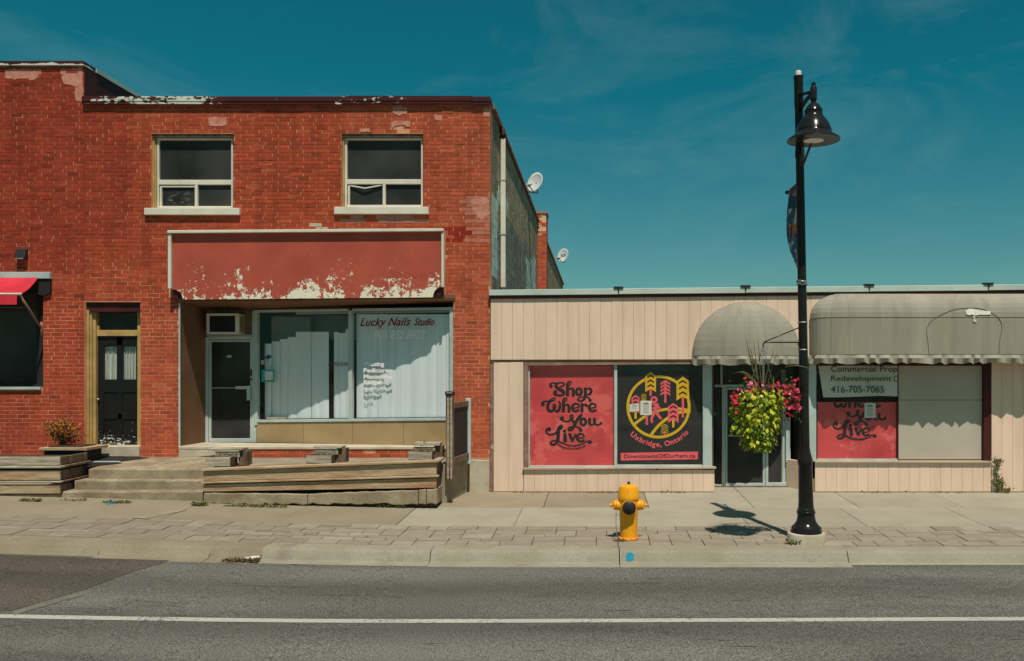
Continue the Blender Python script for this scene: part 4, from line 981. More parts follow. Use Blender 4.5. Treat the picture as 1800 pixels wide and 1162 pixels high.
# parapet cap: lengths of mint flashing over a dark strip
cx_ = [860.5, 1087, 1309, 1525, 1733, 2250]
for a, b in zip(cx_, cx_[1:]):
    xa, xb = fx(a)+.002, min(fx(b)-.002, X1); c = MB(); c.slant(xa, xb, YF-.11, YF+.3, (ztop(xa)-.075, ztop(xa)+.03), (ztop(xb)-.08, ztop(xb)+.03)); c.build('parapet_cap', M['mint'], lo, bevel=.006)
c = MB(); c.slant(X0, X1, YF-.085, YF+.02, (ztop(X0)-.13, ztop(X0)-.078), (ztop(X1)-.13, ztop(X1)-.083)); c.build('fascia_strip', M['maroon'], lo)
for a in cx_[1:-1]:
    x = fx(a); z = ztop(x)+.03; c = MB(); c.box(x-.09, x+.09, YF-.13, YF-.02, z+.0, z+.035); c.box(x-.012, x+.012, YF-.125, YF-.112, z-.07, z); c.build('cap_clip', M['black_matte'], lo)
c = MB(); c.box(X0, X1, YF+.25, 30, 3.3, 3.45); c.build('roof', M['roof'], lo)
c = MB(); c.box(X1-.2, X1, YF+.2, 30, -.3, 3.7); c.build('end_wall', M['cream'], lo)
# left display window
YW = YF+.07; pw = front(YW)
c = MB(); c.box(fx(921)+.003, fx(928.5), YF-.03, YW+.05, WN[2], WN[3]-.003); c.slant(fx(928.5), WN[1]-.02, YF-.03, YW+.05, (fz(643), WN[3]-.003), (fz(640), WN[3]-.003)); c.build('window_casing', M['brown_trim'], lo, bevel=.004)
c = MB(); c.box(fx(928.6), fx(931), YW-.05, YW+.03, WN[2]+.01, fz(643)); c.box(fx(1079.6), fx(1085), YW-.05, YW+.03, WN[2]+.01, fz(641.5)); c.box(fx(931), fx(1079.6), YW-.05, YW+.03, WN[2]+.008, fz(819)); c.box(fx(1085), fx(1235), YW-.05, YW+.03, WN[2]+.008, fz(817.5))
wdo = c.build('window', M['alu'], lo, bevel=.003)
for a, b in ((931, 1079.6), (1085, 1235.5)):
    p_ = MB(); p_.face([P(a, 820, YW), P(b, 820, YW), P(b, 641, YW), P(a, 641, YW)]); p_.build('pane', M['pane'], wdo)
c = MB(); c.box(fx(1235.6), fx(1251.5), YW-.07, YW+.12, .25, fz(640.5)); c.build('post', M['alu'], lo, bevel=.004)
c = MB(); c.slant(fx(919), fx(1258), YF-.075, YW+.04, (WN[2]-.025, WN[2]+.012), (WN[2]-.005, WN[2]+.032)); c.build('sill', M['sill_peel'], lo, bevel=.004)
# right display window
c = MB(); c.box(fx(1728.5), fx(1740.5), YF-.03, YW+.06, WR[2], WR[3]-.003); c.box(fx(1578.6), fx(1580.5), YW-.04, YW+.03, WR[2]+.02, WR[3]-.004); c.box(fx(1435), fx(1728.5), YF-.01, YW+.03, fz(643), WR[3]-.003); c.build('window_casing', M['maroon'], lo)
c = MB(); c.box(fx(1437), fx(1578.5), YW-.05, YW+.03, WR[2]+.008, fz(807)); wdr = c.build('window', M['alu'], lo)
p_ = MB(); p_.face([P(1436, 808, YW), P(1579, 808, YW), P(1579, 640, YW), P(1436, 640, YW)]); p_.build('pane', M['pane'], wdr)
for a, b in ((640, 703), (703.6, 808)):
    c = MB(); c.box(fx(1580.8), fx(1728.3), YW-.02, YW+.02, fz(b, YF), fz(a, YF)); c.build('infill_board', M['shutter'], lo, bevel=.003)
c = MB(); c.box(fx(1421.6), fx(1435), YW-.07, YW+.12, .25, fz(640.5)); c.build('post', M['alu'], lo, bevel=.004)
c = MB(); c.slant(fx(1431), fx(1741), YF-.075, YW+.04, (WR[2]-.02, WR[2]+.012), (WR[2]-.02, WR[2]+.012)); c.build('sill', M['sill_peel'], lo, bevel=.004)
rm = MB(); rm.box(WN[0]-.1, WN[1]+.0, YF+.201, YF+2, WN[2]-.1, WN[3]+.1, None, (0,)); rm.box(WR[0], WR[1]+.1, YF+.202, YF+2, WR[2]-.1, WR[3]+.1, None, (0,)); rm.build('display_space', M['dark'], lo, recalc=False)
# recessed entrance
YN = 17.14; n_ = lambda mb, a, b, c_, e, y0=YN-.03, y1=YN+.03: mb.box(fx(a, YN), fx(b, YN), y0, y1, fz(e, YN), fz(c_, YN))
c = MB(); n_(c, 1268.5, 1274.5, 680, 857); n_(c, 1345.5, 1350, 680, 857); n_(c, 1252, 1398, 676, 680.2); n_(c, 1266, 1269.5, 640, 676); n_(c, 1350, 1382, 848, 855); n_(c, 1252, 1268.5, 851, 857); n_(c, 1381, 1389, 733, 812); n_(c, 1374, 1382, 650, 857, YN+.03, YN+.06)
c.build('entrance_frame', M['alu'], lo, bevel=.003)
c = MB(); n_(c, 1275, 1278.3, 681, 856, YN-.02, YN+.02); n_(c, 1340.5, 1345, 681, 856, YN-.02, YN+.02); n_(c, 1278.3, 1340.5, 681, 685, YN-.02, YN+.02); n_(c, 1278.3, 1340.5, 849, 856, YN-.02, YN+.02)
ed = c.build('entrance_door', M['alu'], lo, bevel=.003)
p_ = MB(); p_.face([P(1278, 850, YN), P(1341, 850, YN), P(1341, 685, YN), P(1278, 685, YN)]); p_.build('pane', M['pane_dark'], ed)
c = MB(); n_(c, 1279, 1306, 765, 766.5, YN-.05, YN-.03); c.build('push_bar', M['alu'], ed)
for a, b, y0_, y1_ in ((1252, 1268, 680, 852), (1350, 1376, 680, 849), (1252, 1266, 640, 676), (1269, 1398, 640, 676)):
    p_ = MB(); p_.face([P(a, y1_, YN), P(b, y1_, YN), P(b, y0_, YN), P(a, y0_, YN)]); p_.build('side_pane', M['pane_dark'], lo)
c = MB(); c.box(WN[1]-.06, WN[1]-.002, YF+.12, YN+.1, -.05, EN[3]); c.build('entrance_cheek', M['cream'], lo)
c = MB(); c.loft([(WR[0]+.0,YF+.12,-.05),(fx(1382, YN),YN,-.05),(fx(1382, YN),YN,.55),(WR[0]+.0,YF+.12,.55)], [(WR[0]+.12,YF+.12,-.05),(fx(1382, YN)+.12,YN+.1,-.05),(fx(1382, YN)+.12,YN+.1,.55),(WR[0]+.12,YF+.12,.55)]); c.build('entrance_cheek', M['cream'], lo)
c = MB(); c.loft([(WR[0]+.06,YF+.2,.55),(fx(1390, YN)+.06,YN+.1,.55),(fx(1390, YN)+.06,YN+.1,2.5),(WR[0]+.06,YF+.2,2.5)], [(WR[0]+.1,YF+.2,.55),(fx(1390, YN)+.1,YN+.1,.55),(fx(1390, YN)+.1,YN+.1,2.5),(WR[0]+.1,YF+.2,2.5)]); c.build('cheek_window', M['black_matte'], lo)
c = MB(); c.box(WN[1]-.05, WR[0]+.2, YF+.02, YN+.3, EN[3]-.01, EN[3]+.06); c.build('entrance_soffit', M['wood_dark'], lo)
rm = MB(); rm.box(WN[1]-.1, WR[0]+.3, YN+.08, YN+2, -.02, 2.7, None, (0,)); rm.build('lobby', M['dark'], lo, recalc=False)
c = MB(); c.box(WN[1], WR[0], YN-.06, YN+.07, -.04, .035); c.build('threshold', M['wood_dark'], lo)  # dark tone stands in for the shadow at the door foot
kn = MB(); kn.lathe([(.001,YN-.10),(.028,YN-.095),(.03,YN-.07),(.012,YN-.05),(.012,YN-.03)], fx(1254, YN), fz(727, YN), 10, axis='y'); kn.build('entrance_knob', M['alu'], lo)

# ------------------------------------------------------------------ posters and banner behind the glass
YP = YW+.012; pp_ = front(YP)
po = MB(); pp_.bar(po, 929.5, 1080, 643, 819.5, -.004, 0); po = po.build('poster', M['poster_red'])
tag(po, 'red poster reading Shop Where You Live in the left display window', 'poster')
strokes('lettering', pp_, SLOGAN, lambda x, y: (940+x/8.3, 660+y/8.3), YP/F/8.3, M['print_black'], po)
arc_text('lettering', 'ShopInDurham.ca', pp_, 1006, 743, 47.5, R(124), R(60), 6, M['print_black'], po, bold=.03)
cr = MB(); pp_.poly(cr, ((930,725.6),(960,727.4),(1010,726.2),(1079,726.6),(1079,727.4),(1010,727.3),(960,728.4),(930,726.8)), 0, .0015); cr.build('crease', M['print_pink'], po)
pb = MB(); pp_.bar(pb, 1085, 1236, 641, 818, -.004, 0); pb = pb.build('poster', M['poster_black'])
tag(pb, 'black poster with yellow round emblem of trees and walking figure', 'poster')
T2 = lambda x, y: (1080+x/6.456, 640+y/6.456)
def pol(name, pts, m, w): mb = MB(); pp_.poly(mb, [T2(*q_) for q_ in pts], w-.0008, w); return mb.build(name, m, pb)
def chev(mb, x, y, hw, rise, th, w): pp_.poly(mb, [T2(*q_) for q_ in ((x-hw,y+rise),(x,y),(x+hw,y+rise),(x+hw,y+rise+th),(x,y+th),(x-hw,y+rise+th))], w-.0008, w)
sc2 = YP/F/6.456
strokes('emblem_ring', pp_, [ringpts(500,485,348,344,25,24), [(228,682,24),(350,592,24),(480,536,24),(640,506,24),(760,510,24),(850,528,24)], [(418,802,26),(500,700,26),(610,610,26),(730,552,26),(850,538,26)]], T2, sc2, M['print_yellow'], pb, w=.0004, thick=.0010)
def badge(x, hw, y0, y1, m, n, y_, dy, trunk=None):
    k = hw*.75
    if trunk: pol('tree_trunk', ((x-13,trunk[0]),(x+13,trunk[0]),(x+13,trunk[1]),(x-13,trunk[1])), trunk[2], .0020)
    pol('tree', ((x-hw,y0+k),(x,y0),(x+hw,y0+k),(x+hw,y1),(x,y1-k*.85),(x-hw,y1)), m, .0030)
    mb = MB()
    for i in range(n): chev(mb, x, y_+i*dy, hw*.62, k*.5, 20, .0040)
    mb.build('chevron', M['print_black'], pb)
badge(411, 61, 88, 318, M['print_yellow'], 3, 120, 53, (270, 360, M['print_pink']))
badge(777, 73, 142, 415, M['print_yellow'], 3, 180, 64, (372, 606, M['print_pink']))
badge(668, 61, 440, 668, M['print_pink'], 3, 468, 54, (630, 720, M['print_yellow']))
badge(240, 46, 348, 560, M['print_pink'], 3, 372, 46, (540, 620, M['print_yellow']))
def feather(x, hw, y0, n, dy, m, th, trunk):
    mb = MB()
    for i in range(n): chev(mb, x, y0+i*dy, hw, hw*.62, th, .0032)
    mb.build('tree', m, pb); pol('tree_trunk', ((x-11,trunk[0]),(x+11,trunk[0]),(x+11,trunk[1]),(x-11,trunk[1])), trunk[2], .0022)
feather(578, 55, 180, 4, 40, M['print_pink'], 24, (190, 440, M['print_pink']))
feather(570, 42, 680, 4, 26, M['print_yellow'], 10, (770, 806, M['print_pink']))
feather(332, 30, 336, 4, 20, M['print_yellow'], 8, (400, 470, M['print_yellow']))
pol('tree_trunk', ((355,585),(380,585),(380,690),(355,690)), M['print_pink'], .0022)
strokes('walking_figure', pp_, [ringpts(450,405,28,28,20,12), [(440,445,24),(470,470,26),(500,490,24),(520,520,20)], [(490,455,22),(465,510,32),(450,560,28),(425,610,22),(425,655,22)], [(470,520,26),(490,570,24),(525,615,22)], [(440,500,18),(470,490,20)]], T2, sc2, M['print_pink'], pb, w=.0034, thick=.0012)
cen = T2(500,485); arc_text('lettering', 'Uxbridge, Ontario', pp_, cen[0], cen[1], 70, R(136), R(40), 12.5, M['print_pink'], pb, bold=.03)
pol('address_bar', ((72,1008),(948,993),(948,1080),(72,1094)), M['print_pink'], .0015)
text('lettering', 'DownwtownsOfDurham.ca'.replace('Downwt', 'Downt'), pp_, *T2(108,1024), *T2(918,1070), M['print_black'], pb, w=.0018, depth=.0012, bold=.012, rise=.18)
def notice(px0, px1, py0, py1, label, skew=0, lines=6):
    n0 = MB(); pp_.poly(n0, ((px0,py0+skew),(px1,py0),(px1,py1-skew),(px0,py1)), .0056, .0064); n0 = n0.build('paper_notice', M['paper']); tag(n0, label, 'notice', 'paper notices in the display windows')
    mb = MB(); h = (py1-py0-2*skew)
    for i in range(lines):
        y = py0+skew+h*(.14+.78*i/max(1, lines)); ww = (px1-px0)*(.62 if i else .5)*random.uniform(.7, 1)
        pp_.bar(mb, (px0+px1)/2-ww/2, (px0+px1)/2+ww/2, y, y+h*(.07 if i == 0 else .025), .0064, .007)
    mb.build('print_lines', M['ink'], n0)
notice(1125.5, 1145.5, 704.5, 729.5, 'upright white notice taped over the middle of the black poster', 0, 8)
notice(1106.5, 1123.5, 709, 724, 'smaller tilted white card left of the notice on the black poster', 1.5, 4)
# right window
pr = MB(); pp_.bar(pr, 1437, 1578.5, 707, 807, -.004, 0); pr = pr.build('poster', M['poster_red']); tag(pr, 'red poster reading You Live below the white banner, its top cut off', 'poster')
strokes('lettering', pp_, SLOGAN, lambda x, y: (1463+(x-150)*.1140, 737+(y-715)*.1148), YP/F*.1145, M['print_black'], pr, ymin=709)
arc_text('lettering', 'ShopInDurham.ca', pp_, 1508, 728, 46, R(122), R(58), 6, M['print_black'], pr, bold=.03)
notice(1519.5, 1539, 708.5, 734.5, 'white notice taped on the red poster under the banner', 0, 8)
YB = YW-.03; pbn = front(YB)
bn = MB(); n = 16; rs = []
for i in range(n+1):
    t = i/n; px = 1438+t*141; bot = 698.5+1.5*math.sin(t*5)-4*math.sin(math.pi*t)*.6; rs.append((px, bot, .012*math.sin(t*7)))
top = 630; pts = []
for i in range(n):
    (a, b0, w0), (c_, b1, w1) = rs[i], rs[i+1]; sk = lambda x, y: x+(9.5*(y-640)/60 if x < 1460 and False else 0)
    for j in range(5):
        f = lambda px, bo, q_: (px+(1-(px-1438)/141)*(9*(top+(bo-top)*q_/5-640)/58), top+(bo-top)*q_/5)
        p00, p10, p11, p01 = f(a, b0, j), f(c_, b1, j), f(c_, b1, j+1), f(a, b0, j+1)
        bn.face([pbn.px(*p01, w0), pbn.px(*p11, w1), pbn.px(*p10, w1), pbn.px(*p00, w0)])
bn = bn.build('window_banner', M['banner_white'], smooth=True); tag(bn, 'white banner with a phone number hung in the right display window', 'banner')
text('lettering', 'Commercial Prop', pbn, 1460.5, 643, 1576.5, 657.5, M['ink'], bn, w=.016)
text('lettering', 'Redevelopment', pbn, 1460.5, 660.5, 1566.5, 673, M['ink'], bn, w=.016)
text('lettering', 'C', pbn, 1570.5, 660.5, 1576.5, 671, M['ink'], bn, w=.016)
text('lettering', '416-705-7065', pbn, 1460.5, 678.5, 1553.5, 690.5, M['ink'], bn, w=.016)

# ------------------------------------------------------------------ awnings
def valance(mb, path, z0, z1, amp):
    pr = None; s_ = 0
    for i, (p, nrm) in enumerate(path):
        if i: s_ += (Vector(path[i-1][0])-Vector(p)).length
        q_ = Vector(p); ph = s_*22+1.6*math.sin(s_*4.3)+1.1*math.sin(s_*9.7+1); am = .7+.3*math.sin(s_*6.1+2*math.sin(s_*2.3)); f = am*math.sin(ph)+.3*math.sin(ph*2.3); f2 = am*math.sin(ph-1.5)+.25*math.sin(ph*1.7); dz = .020*am*math.sin(ph-.6)-.006*math.sin(s_*3.1)
        cur = [q_+Vector(nrm)*(.004)+Vector((0,0,z0)), q_+Vector(nrm)*(amp*(.5+.5*f))+Vector((0,0,(z0*.6+z1*.4))), q_+Vector(nrm)*(amp*.5*f2+amp*.3)+Vector((0,0,z1+dz))]
        if pr:
            for k in range(2): mb.face([pr[k+1], cur[k+1], cur[k], pr[k]])
        pr = cur
PJ = .42; YA0 = YF-.05
dm = thing('dome_awning', 'grey green half dome canvas awning over the recessed entrance', 'awning', (fx(1314), YF, 2.4))
ycen = YA0; xc = fx(1315.5, 16.2); rx_ = fx(1406, 16.45)-xc; zb0 = fz(625, 16.05); rz = fz(531, 16.45)-zb0
mb = MB(); nu, nv = 36, 12
def dpt(i, j):
    th = math.pi*i/nu; ph = math.pi/2*j/nv; seam = 1-.010*(abs(math.sin(th*4.5))**.5 < .35)
    bul = 1+.012*abs(math.sin(th*5))
    return (xc-rx_*bul*math.cos(th)*math.cos(ph)**.85 if False else xc-rx_*bul*math.cos(th)*math.cos(ph), ycen-PJ*bul*math.sin(th)*math.cos(ph)**.9, zb0+rz*math.sin(ph)**.92)
for i in range(nu):
    for j in range(nv):
        mb.face([dpt(i,j), dpt(i+1,j), dpt(i+1,j+1), dpt(i,j+1)] if j < nv-1 else [dpt(i,j), dpt(i+1,j), dpt(i,nv)])
cn = mb.build('canopy', M['canvas'], dm, smooth=True)
mb = MB()
for k in range(1, 10):
    i = k*nu/10; mb.tube([Vector(dpt(i, j)) for j in range(nv)], .004, 5)
mb.build('seam', M['canvas'], cn)
path = []
for i in range(121):
    th = math.pi*i/120; path.append(((xc-rx_*math.cos(th), ycen-PJ*math.sin(th), 0), (-math.cos(th)*.4, -math.sin(th), 0)))
mb = MB(); valance(mb, path, zb0, zb0-.16, .07); mb.build('valance', M['canvas'], dm, smooth=True)
mb = MB(); mb.tube([Vector(p)+Vector((0,0,zb0)) for p, _ in path[::4]], .009, 6); mb.build('hem_bar', M['canvas_dark'], dm)
# long awning, rounded at its left end
la = thing('long_awning', 'long rounded canvas awning with torn white patch over the right window', 'awning', (fx(1600), YF, 2.4))
xl0, xr0 = fx(1424.5, 16.4), X1-.3; RX = .62
prof = []
zbb = fz(623.5, 16.03); zsh = fz(557, 16.03); ztp = fz(516.5, YA0)
for k in range(4): prof.append((PJ, zbb+(zsh-zbb)*k/3))
for k in range(1, 9): a = math.pi/2*k/8; prof.append((PJ*math.cos(a)**.85, zsh+(ztp-zsh)*math.sin(a)))
mb = MB(); secs = []
for k in range(10):   # rounded end
    th = math.pi/2*k/9; secs.append([(xl0+RX-RX*math.cos(th)*(d_/PJ)-(RX*(1-d_/PJ)*0), YA0-d_*max(.02, math.sin(th)), z) for d_, z in prof])
x = xl0+RX
while x < xr0: x += .22; secs.append([(x, YA0-d_+(.006 if len(secs) % 2 else 0), z) for d_, z in prof])
for a, b in zip(secs, secs[1:]):
    for k in range(len(prof)-1): mb.face([a[k], b[k], b[k+1], a[k+1]])
cn = mb.build('canopy', M['canvas'], la, smooth=True, recalc=False)
mb = MB(); mb.tube([Vector(s_[3])+Vector((0,-.003,.0)) for s_ in secs[:]], .006, 5)
for s_ in secs[3:10:3]: mb.tube([Vector(q_)+Vector((0,-.002,0)) for q_ in s_[:-1]], .005, 5)
mb.build('seam', M['canvas'], cn)
path = []
for k in range(40): th = math.pi/2*k/39; path.append(((xl0+RX-RX*math.cos(th), YA0-PJ*math.sin(th), 0), (-math.cos(th), -math.sin(th), 0)))
x = xl0+RX
while x < xr0: x += .02; path.append(((x, YA0-PJ, 0), (0, -1, 0)))
mb = MB(); valance(mb, path, zbb, zbb-.155, .075); mb.build('valance', M['canvas'], la, smooth=True)
mb = MB(); mb.tube([Vector(p)+Vector((0,0,zbb)) for p, _ in path[::4]], .009, 6); mb.build('hem_bar', M['canvas_dark'], la)
# outline of an old emblem panel stitched to the canvas, with torn white patch
def cvpt(px, py, lift=.004):
    y = YA0-PJ
    for _ in range(8):
        z = fz(py, y)
        if z <= zsh: d_ = PJ
        else:
            s_ = min(.999, (z-zsh)/(ztp-zsh)); d_ = PJ*(1-s_*s_)**.425
        y = YA0-d_
    return Vector((fx(px, y), y-lift, fz(py, y)+lift*.5))
ol = [(1633,622),(1631,600),(1629,580),(1637,565),(1655,553),(1675,545),(1700,541.5),(1725,543),(1745,551),(1758,563),(1761,578),(1757,600),(1756,622)]
mb = MB(); mb.tube([cvpt(*q_, .003) for q_ in [s_[:2] for s_ in smooth_path(ol, 4)]], .004, 5); mb.build('emblem_outline', M['canvas_dark'], la)
mb = MB()
def cpatch(pts):
    n0 = len(pts); mb.face([cvpt(*q_, .010) for q_ in pts])
for a, b in zip([(1698,546),(1704,544),(1712,544),(1720,545),(1730,547),(1740,547.5)], [(1699,552),(1706,555),(1712,552),(1721,554),(1730,552.5),(1740,554)]):
    pass
tp_ = [(1697,547),(1702,543.5),(1708,543.2),(1714,544.5),(1722,546),(1731,546.8),(1741,547.2)]; bt_ = [(1698,553),(1703,554.5),(1708,553.5),(1714,555.5),(1722,553.5),(1731,554),(1741,553)]
for k in range(6): cpatch([bt_[k], bt_[k+1], tp_[k+1], tp_[k]])
cpatch([(1710,556),(1713,556),(1714,561),(1711,560)]); cpatch([(1711,561),(1715,562),(1717,566),(1713,567),(1710,564)])
mb.build('torn_patch', M['canvas_patch'], la)

# ------------------------------------------------------------------ steps, platform, screen
stp = thing('concrete_steps', 'worn concrete steps rising to the brick building doors', 'steps', (fx(240, 14.2), 14.2, .2))
XS1 = fx(356, 14.85)
def rough_block(x0, x1, y0, y1, z0, z1, seed, name, m, parent, jag=.012):
    rr = random.Random(seed); n = max(4, int((x1-x0)/.18)); rs = []
    for i in range(n+1):
        x = x0+(x1-x0)*i/n; e = rr.uniform(0, jag); e2 = rr.uniform(0, jag*.6)
        rs.append([(x,y0+e2,z0),(x,y0+e2*.5,z1-.012-e*.6),(x,y0+.008+e*.6,z1-e*.15),(x,y1,z1),(x,y1,z0)])
    return MB().rings(rs).build(name, m, parent)
rough_block(fx(106, 14.85), XS1, 14.85, 15.2, -.15, .239, 1, 'step', M['concrete_face'], stp, .02)
rough_block(fx(131, 15.07), XS1-.004, 15.07, 15.45, -.15, .396, 2, 'step', M['concrete_face'], stp, .014)
lnd = rough_block(fx(156, 15.29), XS1-.008, 15.29, YF-.002, -.15, .565, 3, 'landing', M['concrete_face'], stp, .012)
for v in lnd.data.vertices:
    if v.co.y > 16 and v.co.z > .3: v.co.z = .66
plat = MB(); plat.slab([(XS1-.006,15.3),(-2.60,15.2),(-2.42,YF-.032),(XS1-.006,YF-.032)], -.15, .645); plat = plat.build('platform', M['concrete'], stp, bevel=.015)
mt = thing('landing_strips', 'dark strips on the landing below the black panelled door', 'mat', (fx(200), 16.1, .68))  # flat dark strips with a paler one between, built as a mat
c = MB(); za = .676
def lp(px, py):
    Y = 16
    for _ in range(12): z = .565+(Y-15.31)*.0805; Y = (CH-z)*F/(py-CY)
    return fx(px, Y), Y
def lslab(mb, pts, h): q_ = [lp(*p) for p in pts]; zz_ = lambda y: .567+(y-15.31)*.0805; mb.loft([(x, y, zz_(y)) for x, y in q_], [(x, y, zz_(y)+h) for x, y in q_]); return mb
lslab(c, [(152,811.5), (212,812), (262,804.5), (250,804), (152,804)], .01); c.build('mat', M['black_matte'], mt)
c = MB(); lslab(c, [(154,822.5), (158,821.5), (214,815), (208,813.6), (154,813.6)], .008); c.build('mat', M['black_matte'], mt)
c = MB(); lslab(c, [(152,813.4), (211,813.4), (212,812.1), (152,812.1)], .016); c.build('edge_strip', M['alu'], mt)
# screen beside the platform
sc_ = thing('wooden_screen', 'black panel screen between weathered wooden posts at the platform end', 'screen', (-2.5, 15.6, .4))
P1 = Vector((fx(791, 15.12), 15.12)); P2 = Vector((fx(822, 16.2), 16.2)); SP = Plane(P1, P2)
c = MB(); c.box(P1.x-.065, P1.x+.065, 15.06, 15.17, fz(843, 15.12), fz(692, 15.12)); p0 = c.build('post', M['wood_dark'], sc_, bevel=.008)
c = MB(); c.box(P1.x-.035, P1.x-.012, 15.052, 15.06, fz(842, 15.12), fz(697, 15.12)); c.box(P1.x+.02, P1.x+.045, 15.052, 15.06, fz(842, 15.12), fz(697, 15.12)); c.build('groove_strip', M['wood_grey'], p0)
c = MB(); c.lathe([(.085,fz(694.5,15.12)),(.088,fz(692,15.12)),(.088,fz(689.5,15.12)),(.07,fz(688,15.12)),(.001,fz(687,15.12))], P1.x, 15.115, 8); c.build('post_cap', mat('cap_blue', af(52,46,66), af(40,36,50), ns=30, rough=.5), p0)
c = MB(); c.box(P1.x-.045, P1.x+.045, 15.02, 15.03, fz(691.5, 15.12), fz(689.4, 15.12)); c.build('brass_band', mat('brass', (.55,.36,.10), None, rough=.4, metal=.5), p0)
c = MB(); c.box(P2.x-.03, P2.x+.06, 16.16, 16.24, fz(815, 16.2), fz(700, 16.2)); c.build('post', M['alu'], sc_, bevel=.006)
U = (P2-P1).length
c = MB(); SP.ubar(c, .05, U-.02, fz(799, 15.7), fz(713, 15.7), -.012, .012); c.build('panel', M['black_matte'], sc_)
c = MB(); SP.ubar(c, .04, U+.02, fz(716, 15.7), fz(706, 15.7), -.03, .03); c.build('rail', M['wood_dark'], sc_, bevel=.005)
c = MB(); SP.ubar(c, .04, U+.02, fz(812, 15.7), fz(800, 15.7), -.035, .035); c.build('rail', M['wood_dark'], sc_, bevel=.005)

# ------------------------------------------------------------------ timber planters
pt = thing('timber_planter', 'long low timber planter on a cracked concrete kerb before the shop window', 'planter', (-4.5, 14.9, 0))
Yp = 14.72; g_ = lambda px, py: (fx(px, Yp), fz(py, Yp))
xl, xr = fx(357, Yp), fx(767, Yp)
def zz(l, r): return (fz(l[1], Yp), fz(l[0], Yp)), (fz(r[1], Yp), fz(r[0], Yp))
def plank(name, l, r, y0=Yp, y1=None, xa=xl, xb=xr, m='wood', bev=.006):
    a, b = zz(l, r); mb = MB(); mb.slant(xa, xb, y0, y1 or Yp+.04, a, b); return mb.build(name, M[m], pt, bevel=bev)
plank('plank', (829, 846.5), (813.5, 834.5)); plank('plank', (852, 864.5), (840.5, 857.5))
plank('rim', (824, 828), (808.5, 812.5), Yp-.045, Yp+.13, xl-.02, xr+.05); plank('rim', (847, 850), (835, 838.5), Yp-.04, Yp+.06, xl-.02, xr+.04)
for x, nm in ((xl+.001, 0), (xr-.041, 1)):
    l = (829, 864.5) if nm == 0 else (813.5, 834.5)
    a, b = zz(l, l); mb = MB(); mb.slant(x, x+.04, Yp+.041, 15.22, a, a); mb.build('end_plank', M['wood_dark' if nm else 'wood'], pt, bevel=.005)
a, _ = zz((840.5, 857.5), (0, 0)); mb = MB(); mb.slant(xr-.041, xr-.001, Yp+.041, 15.2, a, a); mb.build('end_plank', M['wood_dark'], pt, bevel=.005)
a, _ = zz((808.5, 812.5), (0, 0)); mb = MB(); mb.slant(xr-.06, xr+.05, Yp+.132, 15.22, a, a); mb.build('rim', M['wood_grey'], pt, bevel=.004)
a, b = zz((834, 858), (819, 850)); mb = MB(); mb.slant(xl+.045, xr-.045, Yp+.045, 15.18, a, b); mb.build('soil', M['soil'], pt)
mb = MB(); mb.slant(xl, xr, 15.185, 15.22, zz((826, 866), (811, 860))[0], zz((826, 866), (811, 860))[1]); mb.build('plank', M['wood'], pt)
rr = random.Random(6)
for x0_, x1_, t0, t1, in ((358, 540, 866, 868), (541, 735, 868, 861), (736, 749, 860.5, 860), (750, 768, 860, 859)):
    top, bot = [], []; n = max(2, int((x1_-x0_)/9))
    for i in range(n+1):
        px = x0_+(x1_-x0_)*i/n; X = fx(px, Yp-.02)
        top.append((X, fz(t0+(t1-t0)*i/n+rr.uniform(-.5, .8), Yp))); bot.append((X, fz(886+rr.uniform(-2.2, 2.0), Yp) if 358 < px < 765 else fz(887, Yp)))
    mb = MB(); mb.prism(top+bot[::-1], Yp-.03, 15.25); mb.build('footing', M['concrete_face'], pt, bevel=.012)
mb = MB(); mb.box(xl+.05, xr-.02, Yp+.05, 15.2, -.1, fz(872, Yp)); mb.build('footing_core', M['soil'], pt)
